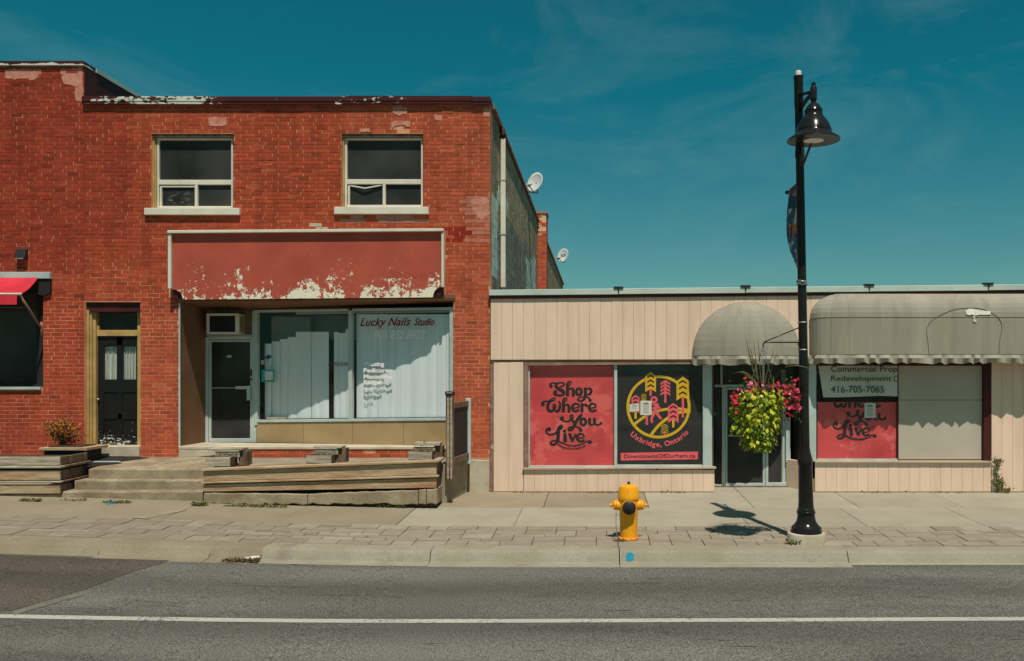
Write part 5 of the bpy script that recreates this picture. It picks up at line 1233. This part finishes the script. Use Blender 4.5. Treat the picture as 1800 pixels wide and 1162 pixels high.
def stub_box(px0, px1, py0, py1, sx, mo, lid, label, dry=True):
    y0 = 14.95; t = thing('wooden_box', label, 'wooden box', (fx((px0+px1)/2, y0), y0, fz(py1, y0)), 'small boxes on the long planter')
    f = lambda mb, a, b, c_, e, ya, yb_: mb.box(fx(a, ya), fx(b, ya), ya, yb_, fz(e, ya), fz(c_, ya))
    xr_ = fx(px1, y0); mb = MB(); f(mb, px0, px1, py0, py1, y0, y0+.03); mb.build('front_board', M['wood_grey'], t, bevel=.005)
    mb = MB(); mb.box(xr_-.03, xr_-.001, y0+.031, y0+.33, fz(py1, y0), fz(py0, y0)+.004); mb.build('side_board', M['wood_dark'], t, bevel=.004)  # darker wood colour puts the shade into the box sides
    mb = MB(); mb.box(fx(px0, y0), fx(px0, y0)+.03, y0+.031, y0+.33, fz(py1, y0), fz(py0, y0)+.003); mb.build('side_board', M['wood_dark'], t)
    mb = MB(); mb.box(fx(px0, y0)+.031, xr_-.031, y0+.031, y0+.33, fz(py1, y0), fz(py0, y0)-.012); mb.build('soil', M['soil'], t)
    y1 = y0+.2; mb = MB(); f(mb, mo[0], mo[1], mo[2], mo[3], y1, y1+.035); mb.build('back_board', M['wood_grey'], t, bevel=.005)
    mb = MB(); mb.box(fx(mo[1], y1)-.03, fx(mo[1], y1)+.12, y1+.036, y1+.25, fz(py1-2, y1), fz(mo[2]-1, y1)); mb.build('corner_block', M['wood_dark'], t)
    mb = MB(); f(mb, lid[0], lid[1], lid[2], lid[3], y1-.02, y1+.26); mb.build('lid_board', M['wood_grey'], t, bevel=.003)
    if dry:
        mb = MB(); r5 = random.Random(px0)
        for k in range(160):
            p = P(r5.uniform(mo[0]+2, mo[1]-3), r5.uniform(mo[2]+1, mo[3]+1), y1-r5.uniform(.0, .05)); d_ = Vector((r5.uniform(-1, 1), -.5, r5.uniform(-.6, .8)))*.035
            s_ = Vector((d_.z, 0, -d_.x)).normalized()*.005; mb.face([p-s_, p+s_, p+d_])
        mb.build('dry_moss', M['dry'], t, recalc=False)
stub_box(360.5, 404, 804, 820, 438, (378, 421, 794, 804), (366, 425, 788.5, 792), 'leftmost grey box on the long planter, beside the steps')
stub_box(538, 582, 801, 815, 607, (553, 594, 789.5, 799.5), (551, 600, 785, 788), 'middle grey box on the long planter')
stub_box(717.5, 759, 794.5, 808.5, 775, (727, 765, 785.5, 793), (727, 773, 778.5, 783.5), 'rightmost grey box on the long planter with a dry twig')
# left planter
lpn = thing('timber_planter', 'stepped timber planter at the left edge beside the concrete steps', 'planter', (-9.6, 14.6, .2))
Yq = 14.78; xq = fx(105, Yq); xw = -12.5; fq = lambda mb, a, b, c_, e, ya, yb_: mb.box(a, b, ya, yb_, fz(e, Yq), fz(c_, Yq))
def lpart(nm, a, b, c_, e, ya, yb_, m='wood', bev=.006): mb = MB(); fq(mb, a, b, c_, e, ya, yb_); return mb.build(nm, M[m], lpn, bevel=bev)
lpart('plank', xw, xq, 827, 844, Yq, Yq+.04); lpart('plank', xw, xq, 852, 868, Yq+.0, Yq+.04); lpart('plank', xw, xq-.02, 803.5, 818, Yq+.03, Yq+.07, 'wood_grey')
lpart('rim', xw, xq+.03, 819, 823, Yq-.03, Yq+.10, 'wood_grey'); lpart('rim', xw, xq+.03, 845.5, 848.5, Yq-.03, Yq+.06, 'wood_grey')
lpart('end_plank', xq-.041, xq-.002, 827, 844, Yq+.041, 15.62, 'wood_dark'); lpart('end_plank', xq-.041, xq-.002, 852, 868, Yq+.041, 15.22, 'wood_dark'); lpart('end_plank', xq-.061, xq-.022, 803.5, 818, Yq+.071, 15.62, 'wood_dark'); lpart('rim', xq-.05, xq+.03, 819, 823, Yq+.101, 15.66, 'wood_dark'); lpart('rim', xq-.05, xq+.03, 845.5, 848.5, Yq+.061, 15.6, 'wood_dark')
lpart('soil', xw, xq-.062, 808, 850, Yq+.072, 15.6, 'soil', 0)
mb = MB(); mb.box(xw, xq-.02, Yq+.03, 15.6, -.1, fz(868.5, Yq)); mb.build('footing', M['concrete_face'], lpn, bevel=.02)
# pot and shrub
pot = thing('shrub_pot', 'dark square pot with a wooden rim behind the left planter', 'pot', (fx(113, 16), 16, .3))
mb = MB(); mb.box(fx(77, 15.72), fx(147, 15.72), 15.72, 16.3, .3, fz(791.5, 15.72)); mb.build('pot', M['black_matte'], pot, bevel=.01)
mb = MB(); mb.box(fx(69, 15.68), fx(153, 15.68), 15.66, 16.36, fz(792, 15.68), fz(787, 15.68)); mb.build('rim', M['wood'], pot, bevel=.006)
mb = MB(); mb.box(fx(84, 15.75), fx(141, 15.75), 15.76, 16.26, fz(787, 15.68), fz(785, 15.68)); mb.build('soil', M['soil'], pot)
sb = thing('rusty_shrub', 'small bush with rust orange leaves in the dark pot', 'shrub', (fx(113, 15.98), 15.98, .8))
r5 = random.Random(12); base = Vector((fx(108, 15.98), 15.98, fz(787, 15.7))); stm = MB(); l1 = MB(); l2 = MB()
def leafq(mb, p, d, up, ln, wd):
    d = d.normalized(); s_ = d.cross(up).normalized()*wd; mb.face([p, p+d*ln*.45+s_, p+d*ln, p+d*ln*.45-s_])
for k in range(60):
    an = r5.uniform(0, 6.28); sp = r5.uniform(.08, .46); h = r5.uniform(.2, .56)*(1.15-sp*.7)
    tip = base+Vector((sp*math.cos(an)*1.0+.03, sp*.6*math.sin(an), h)); mid = base+(tip-base)*.5+Vector((0, 0, .05)); stm.tube([base, mid, tip], [.007, .005, .002], 4)
    for q_ in range(16):
        t = r5.uniform(.35, 1.05); p = base+(tip-base)*t+Vector((r5.gauss(0, .02), r5.gauss(0, .02), r5.gauss(0, .02)))
        d_ = Vector((r5.gauss(0, 1), r5.gauss(0, 1), r5.gauss(.4, .8))); leafq(l1 if (r5.random() < .62 and t > .55) else l2, p, d_, Vector((r5.gauss(0, 1), r5.gauss(0, 1), .5)), r5.uniform(.035, .065), r5.uniform(.012, .02))
stm.build('stems', M['wood_dark'], sb); l1.build('leaves', M['rust_leaf'], sb, recalc=False); l2.build('leaves', M['rust_leaf2'], sb, recalc=False)

# ------------------------------------------------------------------ fire hydrant
YH = 12.40; hx = fx(1105, YH); zb_ = zg(hx, YH); hz = lambda py: fz(py, YH); hr = lambda px: px*YH/F
hy = thing('fire_hydrant', 'yellow fire hydrant with black front cap near the kerb', 'hydrant', (hx, YH, zb_))
mb = MB(); mb.lathe([(hr(14.6), zb_-.02), (hr(14.8), hz(944)), (hr(16.2), hz(900)), (hr(17.6), hz(880)), (hr(18.2), hz(875))], hx, YH, 32); mb.build('barrel', M['yellow'], hy, smooth='auto')
mb = MB(); mb.lathe([(hr(19), hz(876.5)), (hr(19.2), hz(874)), (hr(19), hz(871.5)), (hr(18.4), hz(868)), (hr(16.5), hz(857.5)), (hr(15.6), hz(855)), (hr(9), hz(852.2)), (hr(6), hz(851.3)), (.001, hz(851))], hx, YH, 32); mb.build('bonnet', M['yellow'], hy, smooth='auto')
mb = MB(); mb.lathe([(.022, hz(852)), (.022, hz(849.5)), (.016, hz(847.5)), (.008, hz(846)), (.001, hz(845.6))], hx, YH, 6); mb.build('operating_nut', M['cap_black'], hy)
mb = MB(); mb.lathe([(hr(15), zb_-.01), (hr(17.6), zb_), (hr(17.8), zb_+.022), (hr(15), zb_+.03)], hx, YH, 24); mb.build('flange', M['yellow_worn'], hy, smooth='auto')
for k in range(8):
    a = k*math.pi/4+.2; b_ = MB(); b_.lathe([(.014, zb_+.02), (.014, zb_+.042), (.001, zb_+.046)], hx+hr(16.6)*math.cos(a), YH+hr(16.6)*math.sin(a), 6); b_.build('bolt', M['yellow_worn'], hy)
yf_ = YH-hr(16); zc_ = hz(889.5)
mb = MB(); mb.lathe([(hr(12.6), yf_+.06), (hr(12.6), yf_-.02), (hr(12.2), yf_-.025)], hx, zc_, 28, axis='y'); mb.build('front_outlet', M['yellow'], hy, smooth='auto')
mb = MB(); mb.lathe([(hr(11.8), yf_-.02), (hr(12), yf_-.04), (hr(11.6), yf_-.075), (hr(9.5), yf_-.09), (hr(3), yf_-.095), (.02, yf_-.096), (.02, yf_-.125), (.001, yf_-.128)], hx, zc_, 28, axis='y'); mb.build('front_cap', M['cap_black'], hy, smooth='auto')
for s_ in (-1, 1):
    X = lambda px: hx+s_*hr(px); zs_ = hz(887.5)
    mb = MB(); mb.lathe([(hr(8.5), X(13)), (hr(9.3), X(19)), (hr(9.3), X(21)), (hr(8), X(22))], YH-.01, zs_, 20, axis='x'); mb.build('side_outlet', M['yellow'], hy, smooth='auto')
    cpm = MB(); cpm.lathe([(hr(8.6), X(22)), (hr(8.8), X(24)), (hr(6.5), X(27)), (hr(4), X(28.5)), (hr(2.8), X(29)), (hr(2.4), X(33)), (.001, X(33.4))], YH-.01, zs_, 16, axis='x'); cap = cpm.build('side_cap', M['yellow'], hy, smooth='auto')
    for k in range(4):
        a = k*math.pi/2+.5; q_ = MB(); q_.tube([(X(24), YH-.01+hr(7.5)*math.cos(a), zs_+hr(7.5)*math.sin(a)), (X(27.5), YH-.01+hr(5.5)*math.cos(a), zs_+hr(5.5)*math.sin(a))], .011, 5); q_.build('lug', M['yellow'], cap)
mb = MB(); pth = [(hx-hr(22), YH-.06, hz(897)), (hx-hr(22.6), YH-.07, hz(915)), (hx-hr(21.5), YH-.08, hz(935)), (hx-hr(18.5), YH-.09, zb_+.03)]
mb.tube(pth, .006, 5); mb.build('chain', M['steel'], hy)

# ------------------------------------------------------------------ street lamp
YLm = 12.25; lx_ = fx(1417.5, YLm); zf = .03; lr = lambda px: px*YLm/F; lz = lambda py: fz(py, YLm)
lean = (fx(1403.5, YLm)-fx(1417.5, YLm))/(lz(130)-lz(930))
sl2 = thing('street_lamp', 'tall black street lamp with bell shaped shade on a round concrete base', 'street lamp', (lx_, YLm, zg(lx_, YLm)))
zgl = zg(lx_, YLm)
mb = MB(); rr = random.Random(1); n = 32; prof = [(lr(33.5), zgl-.1), (lr(33.5), zf-.03), (lr(32.5), zf-.005), (lr(31), zf)]
mb.lathe(prof+[(.01, zf+.002)], lx_, YLm, n); mb.build('footing', M['concrete_pale'], sl2, smooth='auto')
mb = MB(); LZ = lambda prof: mb.lathe(prof, lx_, YLm, 28, lean=lean, z0=zf)
LZ([(lr(27), zf+.001), (lr(27.4), zf+.03), (lr(26), zf+.05), (lr(26), zf+.075), (lr(21), zf+.11), (lr(17), zf+.16), (lr(15.4), zf+.22), (lr(15), zf+.26), (lr(16.4), zf+.27), (lr(16.4), zf+.295), (lr(15), zf+.30), (lr(14.8), zf+.33), (lr(13.6), zf+.34)])
mb.build('base', M['black'], sl2, smooth='auto')
mb = MB(); mb.lathe([(lr(13.8), zf+.33), (lr(13), lz(880)), (lr(12), lz(818)), (lr(13), lz(816)), (lr(13.2), lz(808)), (lr(12), lz(804)), (lr(9.4), lz(794)), (lr(8.6), lz(788))], lx_, YLm, 28, lean=lean, z0=zf); mb.build('lower_shaft', M['black'], sl2, smooth='auto')
mb = MB(); mb.lathe([(lr(8.4), lz(790)), (lr(7.6), lz(500)), (lr(7.2), lz(280)), (lr(8.2), lz(276)), (lr(8.2), lz(264)), (lr(7.4), lz(262)), (lr(7.4), lz(190)), (lr(8), lz(188)), (lr(8), lz(140)), (lr(8.6), lz(138)), (lr(8.6), lz(134)), (lr(6), lz(133.5))], lx_, YLm, 24, lean=lean, z0=zf); mb.build('pole', M['black'], sl2, smooth='auto')
tx = lambda z: lx_+lean*(z-zf)
mb = MB(); mb.lathe([(lr(5.2), lz(134)), (lr(5), lz(126)), (lr(4), lz(124.5)), (.001, lz(124))], tx(lz(130)), YLm, 16); mb.build('photocell', M['white'], sl2, smooth='auto')
for py in (495, 567, 615): mb = MB(); mb.lathe([(lr(8.6), lz(py+1.2)), (lr(9), lz(py)), (lr(8.6), lz(py-1.2))], tx(lz(py)), YLm, 20); mb.build('band', M['steel'], sl2, smooth=True)
# twisted wire tie
mb = MB(); mb.tube([(tx(lz(497))+lr(9.5)*math.cos(t), YLm+lr(9.5)*math.sin(t), lz(497+4*math.sin(t*1.3))) for t in [k*.5 for k in range(36)]], .006, 5); mb.build('wire_tie', M['steel'], sl2)
YSh = YLm-.52; sx_ = fx(1430, YSh); hz2 = lambda py: fz(py, YSh); sr = lambda px: px*YSh/F
zrim = hz2(247)
mb = MB(); outer = [(sr(46), zrim-.005), (sr(45), zrim+.02), (sr(38), zrim+.055), (sr(33), zrim+.085), (sr(31), zrim+.12), (sr(31.5), zrim+.125), (sr(31), zrim+.135), (sr(28), zrim+.20), (sr(23), zrim+.265), (sr(17.5), zrim+.315), (sr(15.5), zrim+.345), (sr(15.5), zrim+.385), (sr(16), zrim+.39), (sr(15), zrim+.41), (sr(11), zrim+.46), (sr(7), zrim+.49), (sr(5), zrim+.50)]
inner = [(sr(5), zrim+.48), (sr(20), zrim+.24), (sr(28), zrim+.10), (sr(32), zrim+.05), (sr(44), zrim-.008)]
mb.lathe(outer, sx_, YSh, 40); shd = mb.build('shade', M['black'], sl2, smooth='auto')
mb = MB(); mb.lathe([(sr(45.6), zrim-.004), (sr(27), zrim+.012), (sr(26.5), zrim+.035)], sx_, YSh, 40); mb.build('reflector_rim', M['black_matte'], shd, smooth=True)
mb = MB(); mb.lathe([(sr(27), zrim+.02), (sr(24), zrim+.004), (sr(14), zrim-.010), (.001, zrim-.014)], sx_, YSh, 32); mb.build('lens', M['lens'], shd, smooth=True)
mb = MB(); mb.lathe([(sr(4.5), zrim+.49), (sr(4.5), zrim+.53), (sr(6), zrim+.54), (sr(6), zrim+.70), (sr(4), zrim+.72), (sr(4), zrim+.74), (sr(3.2), zrim+.77), (.001, zrim+.78)], sx_, YSh, 16); mb.build('finial', M['black'], sl2, smooth='auto')
mb = MB(); mb.tube([(tx(lz(180)), YLm-.03, lz(196)), (tx(lz(180))+.06, YLm-.2, lz(183)), (sx_, YSh, zrim+.64)], .028, 8); mb.tube([(tx(lz(180)), YLm-.03, lz(168)), (sx_-.02, YSh+.05, zrim+.66)], .022, 8); mb.build('arm', M['black'], sl2, smooth=True)
mb = MB(); mb.box(sx_-.012, sx_+.06, YSh-sr(32), YSh-sr(30), zrim+.11, zrim+.145); mb.build('latch', M['black'], shd)
mb = MB(); mb.tube([(tx(lz(296))+.01, YLm-.05, lz(298)), (sx_, YSh+.1, zrim-.0)], .016, 6); mb.build('brace', M['black'], sl2)
# banner on the pole (hangs behind it, seen edge on)
bnn = thing('pole_banner', 'narrow colourful vinyl banner hung on the lamp post', 'banner', (tx(lz(400)), YLm+.1, lz(470)))
tb = lambda py: tx(lz(py)); mb = MB(); e1 = Vector((fx(1386, 12.85), 12.85, fz(338, 12.85))); e0 = Vector((tb(320), YLm+.05, lz(318)))
mb.tube([e0, e1], .018, 8); mb.tube([e1-Vector((.03,0,0)), e1+Vector((.01,.03,0))], .028, 8); mb.build('top_arm', M['black'], bnn)
bm_ = [('banner_top', mat('banner_a', af(190,150,130), af(40,40,60), ns=7, rough=.6)), ('banner_blue', mat('banner_b', af(20,70,96), af(16,40,70), ns=4, rough=.6)), ('banner_white', mat('banner_c', af(180,176,166), af(20,80,100), ns=5, lo=.46, hi=.5, rough=.6)), ('banner_orange', mat('banner_d', af(190,104,40), af(24,60,84), ns=9, lo=.42, hi=.48, rough=.6)), ('banner_foot', mat('banner_e', af(20,90,130), af(180,176,170), ns=6, lo=.55, hi=.6, rough=.6))]
ys_ = [(326,342),(342,364),(364,392),(392,416),(416,478)]
nA = 8
def bpt(py, s_):
    t = (py-326)/152; f = 1-max(0, (t-.55)/.45)**1.7*.92; z0 = fz(py, 12.5)
    a = Vector((tb(py)-.01, YLm+.09, lz(py))); outp = Vector((e1.x+.02, e1.y, fz(py+4*(1-t), 12.85))); q_ = a+(outp-a)*s_*f
    q_.x += -.05*math.sin(math.pi*min(1, t*1.1))*s_; return q_
for (nm, m_), (a, b) in zip(bm_, ys_):
    mb = MB(); n = max(2, int((b-a)/8))
    for i in range(n):
        y0_, y1_ = a+(b-a)*i/n, a+(b-a)*(i+1)/n
        for k in range(nA): mb.face([bpt(y1_, k/nA), bpt(y1_, (k+1)/nA), bpt(y0_, (k+1)/nA), bpt(y0_, k/nA)])
    mb.build(nm, m_, bnn, smooth=True)
# hanging basket bracket and basket
mb = MB(); zz1 = lz(602); hxk = fx(1340, YLm)
mb.tube([(tb(600), YLm-.05, zz1), (hxk+.05, YLm-.05, zz1), (hxk+.01, YLm-.05, zz1-.01), (hxk, YLm-.05, zz1-.04), (hxk+.015, YLm-.05, zz1-.065)], .009, 6)
mb.tube([(tb(573), YLm-.05, lz(573)), (hxk+.03, YLm-.05, zz1+.01), (hxk+.005, YLm-.05, zz1-.02)], .008, 6)
mb.tube([(tb(600)-.05+.03*math.cos(t), YLm-.05, zz1-.03+.03*math.sin(t)) for t in [k*.5 for k in range(11)]], .007, 5); mb.build('basket_bracket', M['black'], sl2, smooth=True)
hb = thing('hanging_basket', 'hanging flower basket of lime leaves and red blossoms on the lamp post', 'flower basket', (hxk, YLm-.05, lz(790)))
yc = YLm-.05; zrimb = lz(688); rB = .27
mb = MB()
for k in range(3):
    a = k*2.1+.4; q0 = Vector((hxk, yc, zz1-.06)); q1 = Vector((fx(1338, YLm)+rB*.8*math.cos(a), yc+rB*.8*math.sin(a), zrimb)); L0 = 14
    for i in range(L0): p0_ = q0+(q1-q0)*(i/L0); p1_ = q0+(q1-q0)*((i+.8)/L0); mb.tube([p0_, p1_], .0065, 4)
mb.build('chain', M['steel'], hb)
cxB = fx(1332, YLm)
mb = MB(); mb.lathe([(.03, zrimb-.34), (.14, zrimb-.30), (.21, zrimb-.16), (.22, zrimb-.06), (.20, zrimb-.07), (.01, zrimb-.08)], cxB, yc, 20); mb.build('pot', M['soil'], hb, smooth=True)
lm = []
for k in range(4):
    me = bpy.data.meshes.new('leaf'); wv = .5+.06*k
    me.from_pydata([(0,0,0),(-wv,-.05,.25),(-wv*.75,-.04,.68),(0,-.1,1.05),(wv*.75,-.04,.68),(wv,-.05,.25),(0,.12,.5)], [], [(0,6,1),(1,6,2),(2,6,3),(3,6,4),(4,6,5),(5,6,0)])
    me.materials.append(M['lime'] if k < 3 else M['lime2']); lm.append(me)
r5 = random.Random(77)
for k in range(285):
    t = r5.random(); an = r5.uniform(math.pi, 2*math.pi) if r5.random() < .85 else r5.uniform(0, math.pi)
    z = lz(688+100*t); half = (44 if t < .45 else 44-17*((t-.45)/.55)) * (1 if t < .85 else .8)
    X = fx(1332+3*(1-t), YLm)+lr(half)*math.cos(an)*r5.uniform(.5, 1); Yl = yc+lr(half)*.85*math.sin(an)*r5.uniform(.85, 1.08)
    if r5.random() < .16: X = fx(r5.uniform(1284, 1306), YLm); z = lz(r5.uniform(718, 768)); Yl = yc+r5.uniform(-.1, .1)
    o = bpy.data.objects.new('leaf', r5.choice(lm[:3]) if r5.random() < .8-.5*t else lm[3]); link(o, hb); s_ = r5.choice([r5.uniform(.035, .06), r5.uniform(.05, .085)])  # darker leaves more often lower down, shade painted by leaf colour
    o.location = (X, Yl, z+.05); o.scale = (s_, s_, s_)
    outd = Vector((math.cos(an)*.7+r5.gauss(0, .35), math.sin(an)+r5.gauss(0, .3), r5.uniform(-.9, .1))).normalized()
    dn = Vector((r5.gauss(0, .5), r5.gauss(-.3, .3), -1)).normalized(); xx = outd.cross(dn).normalized(); yy = dn.cross(xx).normalized()
    o.rotation_euler = Matrix((xx, yy, dn)).transposed().to_euler()
fl = MB(); fp = MB(); gl = MB(); und = MB(); lit = MB()
for k in range(900):
    t = r5.random(); an = r5.uniform(0, 2*math.pi); half = (43 if t < .45 else 43-17*((t-.45)/.55)); q_ = r5.uniform(.55, 1.04)
    p = Vector((fx(1332, YLm)+lr(half)*math.cos(an)*q_, yc+lr(half)*.85*math.sin(an)*q_, lz(690+98*t)))
    leafq(lit if r5.random() < .45 else und, p, Vector((math.cos(an)*.5+r5.gauss(0, .5), math.sin(an)*.5+r5.gauss(0, .5), -1)), Vector((math.cos(an), math.sin(an), .6)), r5.uniform(.05, .085), r5.uniform(.016, .03))
und.build('small_leaves', M['lime2'], hb, recalc=False, kind='stuff'); lit.build('small_leaves', M['lime'], hb, recalc=False, kind='stuff')
def blossom(mb, c0, r):
    n = Vector((r5.gauss(0, .6), -1, r5.gauss(.4, .5))).normalized(); a = n.cross(Vector((0,0,1))).normalized(); b = n.cross(a)
    for k in range(5):
        t = k*1.2566+r5.random()*.3; d_ = a*math.cos(t)+b*math.sin(t); s_ = n.cross(d_); mb.face([c0, c0+d_*r*.6+s_*r*.42+n*.004, c0+d_*r*1.05+n*.008, c0+d_*r*.6-s_*r*.42+n*.004])
def clump(x0, x1, y0, y1, nf, ng, f=None):
    for k in range(nf+ng):
        px, py = r5.gauss((x0+x1)/2, (x1-x0)/4), r5.gauss((y0+y1)/2, (y1-y0)/4); p = P(px, py, yc+r5.gauss(0, .09))
        if k < nf: p.y -= .06; blossom(fl if r5.random() < .88 else fp, p, r5.uniform(.018, .030))
        else: leafq(gl, p, Vector((r5.gauss(0, 1), r5.gauss(-.3, 1), r5.gauss(0, 1))), Vector((r5.gauss(0, 1), 1, .3)), r5.uniform(.03, .06), r5.uniform(.01, .018))
clump(1364, 1408, 668, 712, 75, 190); clump(1375, 1408, 690, 735, 42, 120); clump(1283, 1302, 686, 724, 40, 60); clump(1298, 1345, 662, 690, 30, 70); clump(1330, 1365, 672, 690, 18, 60)
fl.build('blossoms', M['petal'], hb, recalc=False, kind='stuff'); fp.build('pale_blossoms', M['petal_pink'], hb, recalc=False, kind='stuff'); gl.build('flower_foliage', M['leaf_dark'], hb, recalc=False, kind='stuff')
def blade(mb, pts, w0):
    pts = [Vector(p) for p in pts]; sp_ = [Vector(q_) for q_ in smooth_path([tuple(p) for p in pts], 4)]; pr = None
    for i, p in enumerate(sp_):
        t = i/(len(sp_)-1); wd = w0*(1-t)**.7; s_ = Vector((1, .3, 0)).normalized()*wd; s_ = Vector((.8, .3, .4)).normalized()*wd
        cur = (p-s_, p+s_)
        if pr: mb.face([pr[0], pr[1], cur[1], cur[0]])
        pr = cur
for tip in ((1310,590,0),(1332,591,.1),(1318,610,-.1),(1360,613,.05),(1366,620,-.1),(1338,640,-.1),(1330,650,.1),(1350,660,0),(1343,632,.12),(1325,600,.1)):
    mb = MB(); blade(mb, [P(1338+r5.uniform(-6, 6), 705, yc), P((1338+tip[0])/2+r5.uniform(-3, 3), (690+tip[1])/2, yc+tip[2]*.5), P(tip[0], tip[1], yc+tip[2])], .017); mb.build('grass_blade', M['reed'], hb, recalc=False)
for arc in (((1332,690),(1310,655),(1290,660),(1270,676)), ((1336,690),(1318,660),(1300,654),(1279,661)), ((1345,690),(1372,650),(1405,643),(1441,656)), ((1340,690),(1325,668),(1312,660),(1305,655)), ((1350,690),(1362,668),(1370,655),(1376,645))):
    mb = MB(); blade(mb, [P(x, y, yc-.1-.02*i) for i, (x, y) in enumerate(arc)], .013); mb.build('grass_blade', M['reed'], hb, recalc=False)
for a, b in (((1342,700),(1347,688)), ((1353,705),(1360,660)), ((1330,705),(1326,665)), ((1367,690),(1374,706))):
    mb = MB(); blade(mb, [P(a[0], a[1], yc-.22), P((a[0]+b[0])/2+2, (a[1]+b[1])/2, yc-.24), P(b[0], b[1], yc-.22)], .014); mb.build('grass_blade', M['lime2'], hb, recalc=False)

# ------------------------------------------------------------------ weeds, litter, paint dot
def weed(px, py, wpx, h, n, label, m='weed', Y=None, z=None, seed=0, road=False):
    r6 = random.Random(px*7+py+seed)
    if Y is None: X, Y = (rp_ if road else gp)(px, py)
    else: X = fx(px, Y)
    z = (zrr(X) if road else zg(X, Y)) if z is None else z
    mb = MB(); hw = wpx*.5*Y/F
    for k in range(n):
        b0 = Vector((X+r6.uniform(-hw, hw), Y+r6.uniform(-.05, .05), z)); d_ = Vector((r6.gauss(0, .45), r6.gauss(-.1, .4), 1)).normalized(); l_ = h*r6.uniform(.35, 1)
        if r6.random() < .5: blade(mb, [b0, b0+d_*l_*.6, b0+d_*l_+Vector((r6.gauss(0, .3)*l_, 0, -.15*l_))], .006)
        else: leafq(mb, b0+d_*l_*.4, Vector((r6.gauss(0, 1), r6.gauss(-.5, .6), r6.gauss(.2, .4))), Vector((0, 0, 1)), r6.uniform(.03, .06), r6.uniform(.010, .02))
    o = mb.build('weed_clump', M[m], recalc=False); tag(o, label, 'weed', 'weeds in the pavement joints'); return o
weed(352, 889, 24, .13, 110, 'weed tuft in the gap between steps and long planter')
weed(450, 890.5, 110, .08, 300, 'low weeds along the footing of the long planter, left half')
weed(690, 892, 50, .12, 220, 'weed tuft at the footing of the long planter, right half')
weed(55, 881, 36, .08, 150, 'low weeds under the left edge planter')
weed(205, 884, 50, .06, 150, 'weeds along the foot of the concrete steps')
weed(130, 880, 44, .04, 70, 'dry weeds left of the lowest concrete step', 'dry')
weed(855, 862, 26, .09, 90, 'dry weeds at the corner of brick and cream buildings', 'dry')
weed(1090, 951, 22, .03, 50, 'tiny weeds at the foot of the hydrant')
weed(1394, 956, 28, .09, 80, 'grass tuft beside the round lamp base')
weed(425, 988, 60, .10, 320, 'dry weed clump in the gutter around the white litter', 'dry', road=True)
weed(441, 972, 14, .16, 20, 'single taller weed stem above the gutter litter', 'dry', road=True, seed=3)
weed(1252, 935, 8, .03, 14, 'tiny weed between pavers left of the lamp base', 'dry')
for px, py, wx, nm in ((930, 864.5, 60, 'left of the hydrant'), (1060, 864.5, 60, 'just behind the hydrant'), (1180, 864.5, 50, 'right of the hydrant'), (1560, 864, 90, 'below the red poster'), (1680, 864, 90, 'below the grey boarded window')):
    weed(px, py, wx, .025, 60, 'thin line of dry weeds at the cream wall foot '+nm, 'dry', Y=YF-.06)
weed(745, 779, 10, .22, 14, 'dry twig growing from the rightmost box', 'dry', Y=15.2, z=fz(784, 15.2))
weed(690, 812, 24, .06, 40, 'dry weeds on the platform behind the long planter', 'dry', Y=15.4, z=.648)
vn = thing('wall_vine', 'scrubby vine climbing the cream siding right of the boarded window', 'vine', (fx(1757), YF-.05, 0))
mb = MB(); r6 = random.Random(5); st_ = MB(); main = [(1755,863),(1752,850),(1753,835),(1752,822),(1754,812),(1746,806)]
st_.tube([P(x, y, YF-.05) for x, y in main], .008, 5); st_.build('stem', M['wood_dark'], vn)
for (cx0, cy0, sx0_, sy0_, n) in ((1756,850,7,8,170), (1754,812,6,5,80), (1752,832,3,8,50), (1768,861,8,2,60)):
    for k in range(n): leafq(mb, P(r6.gauss(cx0, sx0_*.6), min(864, r6.gauss(cy0, sy0_*.7)), YF-.05-r6.uniform(0, .08)), Vector((r6.gauss(0, 1), r6.gauss(-.5, .6), r6.gauss(0, 1))), Vector((r6.gauss(0, 1), 1, .2)), r6.uniform(.03, .06), r6.uniform(.01, .018))
mb.build('leaves', M['weed'], vn, recalc=False)
lt = MB(); X, Y = rp_(441, 986); z = zrr(X)+.015
lt.tube([(X-.10, Y-.01, z), (X-.03, Y+.0, z+.015), (X+.05, Y+.01, z+.022), (X+.11, Y+.02, z+.03)], [.02, .026, .026, .018], 7); lt = lt.build('litter', M['litter'], smooth=True); tag(lt, 'crumpled white litter lying in the gutter among dry weeds', 'litter')
# turquoise survey dot sprayed on the kerb face
X = fx(1107, 11.56); mb = MB(); kz = zg(X, 11.95)
def kpt(px, py):   # on the sloping kerb face between its two profile points
    y0, z0, y1, z1 = 11.625, kz-.04, 11.575, kz-.138
    best = min(((abs(CY-(z0+(z1-z0)*t-CH)*F/(y0+(y1-y0)*t)-py), t) for t in [i/60 for i in range(-12, 73)]))[1]
    yy, z_ = y0+(y1-y0)*best, z0+(z1-z0)*best; return (fx(px, yy), yy-.006, z_+.003)
mb.face([kpt(*q_) for q_ in ((1101,985),(1107,987.5),(1113.5,984),(1114,976),(1111,972),(1103,971.5),(1100,977))]); dt = mb.build('paint_dot', M['turq'], kerb)
